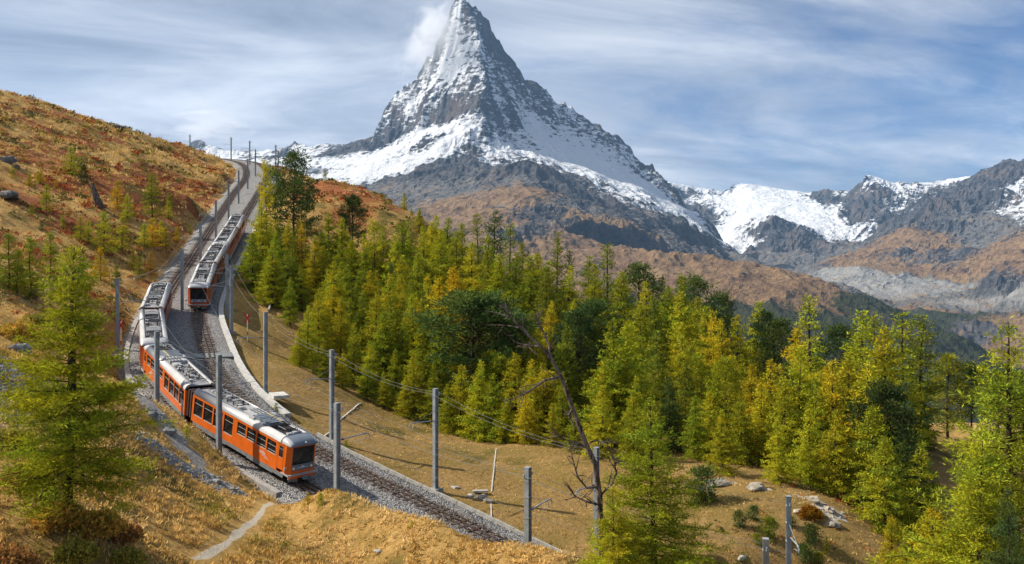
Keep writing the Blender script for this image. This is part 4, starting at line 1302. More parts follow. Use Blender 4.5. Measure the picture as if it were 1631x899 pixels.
def roof_gear(style, seed):
    """lists of (name, builder, materials) for what stands on the roof"""
    r = random.Random(seed)
    g = []
    zr = 3.30

    def insul(mb, x, y, h=.28, rr=.065):
        for k in range(4):
            mb.tube([(x, y, zr + h * k / 4), (x, y, zr + h * (k + .6) / 4)], rr, 7, 0)
        mb.tube([(x, y, zr), (x, y, zr + h + .05)], rr * .5, 6, 0)

    def panto(x0):
        mb = MB()
        for s in (-1, 1):
            mb.tube([(x0 - .8, s * .5, zr + .33), (x0 + .9, s * .5, zr + .33)], .03, 5)
        for xx in (-.8, 0, .9):
            mb.tube([(x0 + xx, -.5, zr + .33), (x0 + xx, .5, zr + .33)], .03, 5)
        mb.tube([(x0 - .7, 0, zr + .36), (x0 + .8, 0, zr + .62)], .045, 6)
        mb.tube([(x0 + .8, 0, zr + .62), (x0 - .6, 0, zr + .88)], .03, 6)
        for xx in (-.75, -.45):
            mb.tube([(x0 + xx, -.78, zr + .70), (x0 + xx, -.6, zr + .86), (x0 + xx, -.3, zr + .93), (x0 + xx, .3, zr + .93), (x0 + xx, .6, zr + .86), (x0 + xx, .78, zr + .70)], .022, 5)
        mb.tube([(x0 - .75, 0, zr + .92), (x0 - .45, 0, zr + .92)], .02, 5)
        return mb
    if style == 'new':
        au = MB().box((2.35, 0, zr + .17), (2.2, 1.62, .30), 0, taper=.95)
        for k in range(5):
            au.box((1.6 + k * .38, -.25, zr + .335), (.03, 1.0, .03), 2)
        au.box((2.35, .42, zr + .335), (2.1, .09, .02), 1)
        g.append(('air_conditioner', au, [M_BLUEGREY, M_YELLOW, M_SKIRT]))
        fw = MB()
        for s in (-1, 1):
            fw.box((1.35, s * .98, zr + .14), (.75, .22, .26), 0, taper=.8); fw.box((3.15, s * .96, zr + .11), (.5, .2, .22), 1, taper=.7)
        g.append(('roof_fairing', fw, [M_SILVER, M_BLUEGREY]))
        for k, x in enumerate((.95, .45, -.05)):
            rb = MB().box((x, .18, zr + .16), (.42, 1.15, .30))
            for j in range(4):
                rb.box((x, -.25 + j * .3, zr + .325), (.38, .05, .03), 1)
            g.append(('resistor_box', rb, [M_BOX, M_DARK]))
        g.append(('equipment_box', MB().box((.45, -.58, zr + .13), (1.3, .4, .26)), [M_SILVER]))
        g.append(('equipment_box', MB().box((-.95, .3, zr + .10), (.9, .7, .2)), [M_SILVER]))
        ib = MB()
        for k in range(11):
            insul(ib, -1.6 - (k // 2) * .82 - r.uniform(0, .2), (-.48 if k % 2 else .48) + r.uniform(-.12, .12), r.uniform(.2, .34))
        for k in range(4):
            insul(ib, 3.75 + (k // 2) * 1.6, -.5 if k % 2 else .5)
        g.append(('roof_insulators', ib, [M_INSUL]))
        pb = MB()
        for k in range(9):
            x = -1.5 - k * .58
            y0, y1 = r.uniform(-.75, -.2), r.uniform(.2, .75)
            pb.tube([(x, y0, zr + .2), (x + r.uniform(-.4, .4), (y0 + y1) / 2, zr + r.uniform(.25, .42)), (x + r.uniform(-.3, .3), y1, zr + .2)], .03, 5, 0)
            pb.box((x + .2, r.uniform(-.55, .55), zr + .1), (r.uniform(.25, .5), r.uniform(.25, .5), .2), 1 if k % 2 else 2)
        pb.tube([(-6.8, .68, zr + .15), (-1.3, .70, zr + .15)], .03, 5, 0); pb.tube([(-6.8, -.70, zr + .12), (3.4, -.72, zr + .12)], .03, 5, 0)
        g.append(('roof_cabling', pb, [M_BLACK, M_BOX, M_SILVER]))
        g.append(('pantograph', panto(4.35), [M_BLACK]))
        wl = MB().box((4.35, 0, zr + .02), (2.3, 1.6, .06)).box((5.62, .25, zr + .12), (.3, .7, .2), 1).box((5.62, -.4, zr + .1), (.3, .4, .16), 1)
        g.append(('pantograph_well', wl, [M_DARK, M_BOX]))
    else:
        for k, x in enumerate((5.1, 2.6, .1, -2.4, -4.8)):
            kind = (k + seed) % 3
            if kind == 0:
                rb = MB().box((x, 0, zr + .10), (1.7, 1.45, .2))
                for j in range(7):
                    rb.box((x - .7 + j * .235, 0, zr + .22), (.09, 1.35, .05), 1)
                g.append(('roof_grille', rb, [M_SKIRT, M_SILVER]))
            elif kind == 1:
                ib = MB()
                for j in range(6):
                    insul(ib, x - .8 + (j // 2) * .75, -.45 if j % 2 else .45)
                g.append(('roof_insulators', ib, [M_INSUL]))
                g.append(('pantograph', panto(x), [M_BLACK]))
            else:
                rb = MB().box((x, .1, zr + .12), (1.5, 1.1, .22)).box((x + .3, -.6, zr + .1), (.6, .4, .2), 1)
                for j in range(4):
                    rb.tube([(x - .6 + j * .4, -.5, zr + .28), (x - .6 + j * .4, .6, zr + .28)], .035, 5, 1)
                g.append(('equipment_box', rb, [M_BOX, M_BLACK]))
        pb = MB()
        for s in (-.74, .74):
            pb.tube([(-6.9, s, zr + .14), (5.9, s, zr + .14)], .035, 5, 0)
        for k in range(10):
            x = -6.4 + k * 1.3
            pb.tube([(x, -.74, zr + .14), (x + r.uniform(-.2, .2), 0, zr + r.uniform(.2, .34)), (x, .74, zr + .14)], .025, 5, 0)
        g.append(('roof_cabling', pb, [M_BLACK]))
        for k in range(8):
            x = -6.2 + k * 1.5 + r.uniform(-.2, .2)
            g.append(('roof_box', MB().box((x, r.choice((-.55, .55)), zr + .09), (r.uniform(.3, .7), r.uniform(.25, .4), .18)), [r.choice((M_SILVER, M_BOX, M_BLACK))]))
        ib = MB()
        for k in range(14):
            insul(ib, -6.4 + (k // 2) * 1.7 + r.uniform(-.2, .2), (-.62 if k % 2 else .62), r.uniform(.18, .3), .05)
        g.append(('roof_insulators', ib, [M_INSUL]))
    return g


CARS = {}
for style in ('new', 'old'):
    parts, wins, door, head, Y = car_meshes(style)
    md = [(n, mb.data(n, ms, sm)) for n, mb, ms, sm in parts]
    wm = {}
    for a, b_, sill in wins:
        key = (round(b_ - a, 3), sill)
        if key not in wm:
            h = head - sill
            wm[key] = window_mesh(b_ - a, h, (h * .62, h * .2) if sill > 1.5 else (h * .7,), style)
    dm = MB().box((.39, 0, .96), (.72, .05, 1.86)).box((.39, -.03, 1.42), (.5, .012, .86), 1)
    dm.box((.39, -.034, 1.62), (.5, .012, .03), 3)
    dm.box((.39, -.03, .98), (.52, .02, .03), 3)
    dmd = dm.data('door', [M_ORANGE if style == 'new' else M_SHADERED, M_GLASS, M_BLACK, M_BOX])
    CARS[style] = (md, wins, door, head, Y, wm, dmd)


def place_car(root, off, P, s_f, s_r, style, seed, cab_front):
    """a rigid coach between two points of the track; cab_front: cab at the downhill end"""
    pf, pr = Vector(P[s_f]) - off, Vector(P[s_r]) - off
    X = (pf - pr).normalized() if cab_front else (pr - pf).normalized()
    Yv = Vector((0, 0, 1)).cross(X).normalized()
    Z = X.cross(Yv)
    M = Matrix((X, Yv, Z)).transposed().to_4x4()
    M.translation = (pf + pr) / 2
    md, wins, door, head, Y, wm, dmd = CARS[style]
    car = link('coach', md[0][1], root, mat=M)
    for n, me in md[1:]:
        link(n, me, car)
    for s in (-1, 1):
        for a, b_, sill in wins:
            me = wm[(round(b_ - a, 3), sill)]
            mt = Matrix.Translation((a, -(Y - .06), sill)) if s < 0 else Matrix.Translation((b_, Y - .06, sill)) @ Matrix.Rotation(math.pi, 4, 'Z')
            link('window', me, car, mat=mt)
        mt = Matrix.Translation((door[0], -(Y - .02), .9)) if s < 0 else Matrix.Translation((door[1] + .0, Y - .02, .9)) @ Matrix.Rotation(math.pi, 4, 'Z')
        link('door', dmd, car, mat=mt)
    for n, mb, ms in roof_gear(style, seed):
        ro = mb.put(n, ms, car)
        if n in ('roof_insulators', 'roof_cabling'):
            tag(ro, kind='stuff')
    return car


def train(P, i0, styles, label, group):
    off = Vector(P[i0])
    root = link('train', None, loc=tuple(off))
    tag(root, label, 'train', group)
    i = i0
    n = 29                                           # half-metre steps per coach (14.5 m)
    for u, style in enumerate(styles):
        place_car(root, off, P, i, i + n, style, 3 + 5 * u, True)
        a, b_ = Vector(P[i + n]) - off, Vector(P[i + n + 2]) - off
        d = (b_ - a).normalized(); s = Vector((0, 0, 1)).cross(d).normalized(); up = d.cross(s)
        Mx = Matrix((d, s, up)).transposed().to_4x4(); Mx.translation = (a + b_) / 2
        bl = MB()
        for k in range(5):
            w = 2.5 if k % 2 else 2.36
            bl.box((-.5 + k * .25, 0, 1.95), (.22, w, 2.3 if k % 2 else 2.2))
        bl.put('bellows', [M_SHADERED if style == 'old' else M_BELLOWS], root, Mx)
        place_car(root, off, P, i + n + 2, i + 2 * n + 2, style, 4 + 5 * u, False)
        i += 2 * n + 3
    return root


i_t1 = int(np.argmin((T1[:, 0] + 16.0) ** 2 + (T1[:, 1] - 71.6) ** 2))
train(T1, i_t1, ['new', 'old'], 'long orange train with grey roof winding round the curve toward the meadow', 'orange rack trains')
i_t2 = int(np.argmin((T2[:, 0] + 41.0) ** 2 + (T2[:, 1] - 121.5) ** 2))
train(T2, i_t2, ['old', 'old'], 'silver roofed orange train higher up, following on the straight track', 'orange rack trains')
# ------------------------------------------------------------------ trees
def needle_mat(name, trans=0.3):
    m = bpy.data.materials.new(name)
    m.use_nodes = True
    t = NT(m.node_tree)
    oi = t.n('ShaderNodeObjectInfo')
    at_ = t.n('ShaderNodeAttribute', _attribute_name='tint')
    c = t.mix(1.0, oi.outputs['Color'], at_.outputs['Color'], 'MULTIPLY')
    d = t.n('ShaderNodeBsdfDiffuse')
    tr = t.n('ShaderNodeBsdfTranslucent')
    t.link(c, d.inputs[0])
    t.link(c, tr.inputs[0])
    mx = t.n('ShaderNodeMixShader')
    mx.inputs[0].default_value = trans
    t.link(d.outputs[0], mx.inputs[1]); t.link(tr.outputs[0], mx.inputs[2])
    o = t.n('ShaderNodeOutputMaterial')
    t.link(mx.outputs[0], o.inputs[0])
    return m


M_NEEDLE = needle_mat('conifer_needles', 0.27)
M_LEAF = needle_mat('shrub_leaves', 0.25)


def bark_mat(name, a, b_):
    m, t, p = principled(name, 0.95, 0.1)
    pos = t.n('ShaderNodeTexCoord').outputs['Object']
    n1 = t.noise(t.mapping(pos, scale=(6, 6, 1.6)), 1.0, 5, 0.7)
    t.link(t.mix(t.sstep(n1, 0.35, 0.65), a, b_), p.inputs['Base Color'])
    bump(t, p, n1, 0.8, 0.05)
    return m


M_BARK = bark_mat('larch_bark', (0.022, 0.015, 0.010), (0.085, 0.058, 0.040))
M_DEADWOOD = bark_mat('dead_wood', (0.035, 0.025, 0.019), (0.20, 0.16, 0.13))


def tubes_np(paths, radii, sides):
    """many tapered tubes; paths (n, k, 3), radii (n, k)"""
    n, k, _ = paths.shape
    d = np.gradient(paths, axis=1)
    d /= np.linalg.norm(d, axis=2, keepdims=True) + 1e-9
    ref = np.where(np.abs(d[..., 2:3]) > 0.9, np.array([1.0, 0, 0]), np.array([0, 0, 1.0]))
    a = np.cross(d, ref); a /= np.linalg.norm(a, axis=2, keepdims=True) + 1e-9
    b_ = np.cross(d, a)
    an = 2 * np.pi * np.arange(sides) / sides
    V = paths[:, :, None, :] + radii[:, :, None, None] * (a[:, :, None, :] * np.cos(an)[None, None, :, None] + b_[:, :, None, :] * np.sin(an)[None, None, :, None])
    i, j, s = np.meshgrid(np.arange(n), np.arange(k - 1), np.arange(sides), indexing='ij')
    q = i * k * sides + j * sides + s
    q2 = i * k * sides + j * sides + (s + 1) % sides
    F_ = np.stack([q, q2, q2 + sides, q + sides], -1).reshape(-1, 4)
    return V.reshape(-1, 3), F_


def cards(p, d, ln, wd, r):
    """one rhombic needle tuft per point, pointing along d"""
    d = d / (np.linalg.norm(d, axis=1, keepdims=True) + 1e-9)
    s = np.cross(d, r.normal(size=d.shape)); s /= np.linalg.norm(s, axis=1, keepdims=True) + 1e-9
    n = len(p)
    V = np.stack([p, p + d * (ln * .5)[:, None] + s * wd[:, None], p + d * ln[:, None], p + d * (ln * .5)[:, None] - s * wd[:, None]], 1).reshape(-1, 3)
    return V, np.arange(4 * n).reshape(n, 4)


def conifer(seed, H=15.0, R=3.0, kind='larch', nbr=95, tuft=0.2, spacing=0.16, crown0=0.06, sides=7, wf=0.15):
    r = np.random.default_rng(seed)
    # trunk
    K = 12
    tz = np.linspace(0, 1, K)
    lean = r.normal(0, 0.012 * H, 2)
    tx = lean[0] * tz ** 2 + 0.05 * np.sin(tz * 7 + seed)
    ty = lean[1] * tz ** 2 + 0.05 * np.cos(tz * 6 + seed)
    tp = np.stack([tx, ty, tz * H * 0.985 - 0.5 * (1 - tz)], 1)
    r0 = H * (0.0135 if kind != 'slim' else 0.012)
    tr = r0 * (1 - tz) ** 0.85 + 0.012
    tr[0] *= 1.6
    TV, TF = tubes_np(tp[None], tr[None], sides)
    # branches
    t = np.sort(crown0 + (0.985 - crown0) * r.random(nbr) ** 0.92)
    az = np.arange(nbr) * 2.39996 + r.normal(0, .45, nbr)
    if kind == 'pine':
        prof = np.clip(np.sin(np.clip((t - crown0) / (1 - crown0), 0, 1) * np.pi * 0.86 + 0.42), 0.15, 1) * R
    elif kind == 'slim':
        prof = R * (1 - t) ** 0.6 * (0.55 + 0.45 * sstep(t, crown0, .4)) + 0.25
    else:
        prof = R * (1 - t) ** 0.92 * (0.62 + 0.38 * sstep(t, crown0, crown0 + .14)) + 0.16
    L = prof * r.uniform(.62, 1.15, nbr)
    if kind == 'spread':
        L = R * (0.55 + 0.6 * r.random(nbr)) * np.clip(1.25 - t, .3, 1)
    e0 = np.radians(np.where(kind == 'pine', 8 + 42 * t, -6 + 46 * t ** 1.6) + r.normal(0, 8, nbr))
    droop = np.where(t < .75, r.uniform(.08, .30, nbr), .05) * (0.4 if kind == 'pine' else 1.0)
    S = 7
    s = np.linspace(0, 1, S)
    hd = np.stack([np.cos(az), np.sin(az)], 1)
    start = np.stack([np.interp(t, tz, tp[:, k]) for k in range(3)], 1)
    start[:, 2] = t * H * 0.985
    wob = r.normal(0, .05, (nbr, S, 3)) * L[:, None, None] * s[None, :, None]
    bp = np.empty((nbr, S, 3))
    bp[:, :, :2] = start[:, None, :2] + hd[:, None, :] * (L * np.cos(e0))[:, None, None] * s[None, :, None]
    bp[:, :, 2] = start[:, None, 2] + (L * np.sin(e0))[:, None] * s - (L * droop)[:, None] * s ** 2 + (L * .16)[:, None] * s ** 4
    bp += wob
    br = (0.008 + L * 0.011)[:, None] * (1 - s[None] * 0.85)
    BV, BF = tubes_np(bp, br, 3)
    # branchlets and tufts
    pos, dirs, outer = [], [], []
    for i in range(nbr):
        Li = L[i]
        nb = max(3, int(Li / (spacing * 1.35)))
        if kind == 'pine':
            nb = max(3, int(Li / 0.30))
        ss = np.clip(np.linspace(.16, 1, nb) + r.normal(0, .02, nb), .1, 1)
        q = np.stack([np.interp(ss, s, bp[i, :, k]) for k in range(3)], 1)
        tang = np.stack([np.interp(np.clip(ss + .05, 0, 1), s, bp[i, :, k]) - np.interp(np.clip(ss - .05, 0, 1), s, bp[i, :, k]) for k in range(3)], 1)
        tang /= np.linalg.norm(tang, axis=1, keepdims=True) + 1e-9
        sgn = np.where(np.arange(nb) % 2, 1, -1)
        sd = np.stack([-tang[:, 1], tang[:, 0], np.zeros(nb)], 1) * sgn[:, None]
        bl = np.clip(.36 * Li * (1.08 - ss) + .16, .12, .95) * r.uniform(.6, 1.25, nb)
        bd = tang * .62 + sd * .78 + np.stack([r.normal(0, .15, nb), r.normal(0, .15, nb), -.12 + r.normal(0, .22, nb)], 1)
        bd /= np.linalg.norm(bd, axis=1, keepdims=True)
        if kind == 'pine':
            # brush-like clumps at the branchlet ends
            for j in range(nb):
                if ss[j] < .35:
                    continue
                c = q[j] + bd[j] * bl[j] * .8
                m = 16
                off = r.normal(0, .17, (m, 3)) * np.array([1, 1, .75])
                pos.append(c + off)
                dd = off * 2.2 + np.array([0, 0, .28]) + bd[j] * .25
                dirs.append(dd); outer.append(np.full(m, ss[j]))
        else:
            for j in range(nb):
                m = max(2, int(bl[j] / spacing * 1.25))
                f = (np.arange(m) + r.random(m)) / m
                pp = q[j] + bd[j] * (bl[j] * f)[:, None] + r.normal(0, .035, (m, 3))
                pp[:, 2] -= .12 * bl[j] * f ** 2
                pos.append(pp)
                dd = bd[j] * .7 + r.normal(0, .55, (m, 3)) + np.array([0, 0, .22])
                dirs.append(dd); outer.append(np.full(m, ss[j]) * .5 + .5 * f)
            m = max(3, int(Li / spacing))
            f = r.random(m) * .9 + .1
            pos.append(np.stack([np.interp(f, s, bp[i, :, k]) for k in range(3)], 1) + r.normal(0, .03, (m, 3)))
            dirs.append(r.normal(0, .6, (m, 3)) + np.array([0, 0, .4])); outer.append(f)
    pos = np.concatenate(pos); dirs = np.concatenate(dirs); outer = np.concatenate(outer)
    n = len(pos)
    ln = tuft * r.uniform(.6, 1.35, n)
    CV, CF = cards(pos, dirs, ln, ln * (.15 if kind == 'pine' else wf), r)
    # tone varies from spray to spray and with height
    clump = fbm(pos[:, 0] * .8 + seed, (pos[:, 1] + pos[:, 2]) * .8, 3, seed)
    br_ = np.clip(1.0 + .30 * clump + r.normal(0, .16, n), .45, 1.7)
    yel = np.clip(.5 + .6 * fbm(pos[:, 0] * .45 - seed, pos[:, 2] * .6 + pos[:, 1] * .3, 3, seed + 9) + r.normal(0, .14, n), 0, 1)
    tint = np.stack([br_ * (.80 + .45 * yel), br_ * (.95 + .1 * yel), br_ * (1.05 - .35 * yel)], 1)
    tint = np.repeat(tint, 4, 0)
    nb_v = len(BV)
    V = np.concatenate([BV, CV]); F_ = np.concatenate([BF, CF + nb_v])
    mi = np.r_[np.zeros(len(BF), int), np.ones(len(CF), int)]
    crown = mesh_np(kind + '_crown', V, F_, [M_BARK, M_NEEDLE], False, mi)
    vcol(crown, 'tint', np.concatenate([np.ones((nb_v, 3)), tint]))
    trunk = mesh_np(kind + '_trunk', TV, TF, [M_BARK], True)
    return dict(H=H, crown=crown, trunk=trunk, n=n)


VAR = {
    'near': [conifer(101, 12.5, 4.1, 'larch', 185, .20, .060, .12, 9, .10), conifer(102, 15, 5.3, 'larch', 200, .20, .066, .04, 9, .10)],
    'larch': [conifer(200 + i, 15, rr, 'larch', nb, .38, .125, c0) for i, (rr, nb, c0) in enumerate([(4.9, 140, .02), (5.4, 140, .03), (4.3, 135, .02), (5.8, 140, .03), (4.6, 130, .06), (5.1, 130, .04)])],
    'slim': [conifer(300 + i, 17, rr, 'slim', 125, .36, .14, .08) for i, rr in enumerate([2.3, 2.8])],
    'spread': [conifer(400, 14, 4.8, 'spread', 95, .35, .14, .18), conifer(401, 13, 3.8, 'spread', 85, .35, .14, .22)],
    'pine': [conifer(500 + i, 12, rr, 'pine', nb, .34, .2, c0) for i, (rr, nb, c0) in enumerate([(3.6, 105, .10), (3.0, 100, .08), (3.8, 85, .30)])],
    'young': [conifer(600 + i, 5, rr, 'larch', 80, .22, .09, .01, 7, .14) for i, rr in enumerate([1.6, 1.85, 1.35])],
    'shrubpine': [conifer(700, 2.2, .95, 'pine', 50, .24, .15, .03)],
}
HUE = {'green': (.255, .285, .022), 'lime': (.365, .360, .024), 'yellow': (.43, .375, .024), 'gold': (.50, .36, .024), 'olive': (.19, .215, .024), 'dark': (.080, .120, .034), 'deep': (.055, .086, .03), 'amber': (.46, .24, .024)}
trnd = random.Random(77)
TREES = []


def tree(kind, hue, x, y, ztop, label=None, cat=None, group=None, wide=1.0, name=None, var=None):
    g = gz(x, y)
    h = max(ztop - g, .4)
    v = VAR[kind][trnd.randrange(len(VAR[kind])) if var is None else var]
    is_pine = kind in ('pine', 'shrubpine')
    nm = name or ('pine_tree' if is_pine else 'larch_tree')
    root = link(nm, None, loc=(x, y, g - .1))
    s = h / v['H']
    root.scale = (s * wide, s * wide, s)
    root.rotation_euler = (0, 0, trnd.uniform(0, 6.28))
    link('trunk', v['trunk'], root)
    c = link('crown', v['crown'], root)
    k = trnd.uniform(.85, 1.18)
    hc = HUE[hue]
    c.color = (hc[0] * k * trnd.uniform(.92, 1.08), hc[1] * k, hc[2] * k, 1)
    TREES.append((root, kind, hue, x, y, h))
    if label:
        tag(root, label, cat or ('pine' if is_pine else 'larch'), group)
    return root


def ray_ground(u, v, lo=36, hi=330):
    d = np.geomspace(lo, hi, 700)
    z = ground((u - U0) / FPX * d, d)
    below = z > (V0 - v) / FPX * d
    i = int(np.argmax(below)) if below.any() else len(d) - 1
    return np.array([(u - U0) / FPX * d[i], d[i], z[i]])


ORD = ['first', 'second', 'third', 'fourth', 'fifth', 'sixth', 'seventh', 'eighth', 'ninth', 'tenth', 'eleventh', 'twelfth', '13th', '14th', '15th', '16th', '17th', '18th', '19th', '20th'] + \
      ['%d%s' % (k, 'th' if k % 100 in (11, 12, 13) else {1: 'st', 2: 'nd', 3: 'rd'}.get(k % 10, 'th')) for k in range(21, 140)]
SHADE = {'green': 'green', 'lime': 'yellow-green', 'yellow': 'yellowing', 'gold': 'golden', 'olive': 'olive', 'dark': 'dark green', 'deep': 'very dark', 'amber': 'amber'}

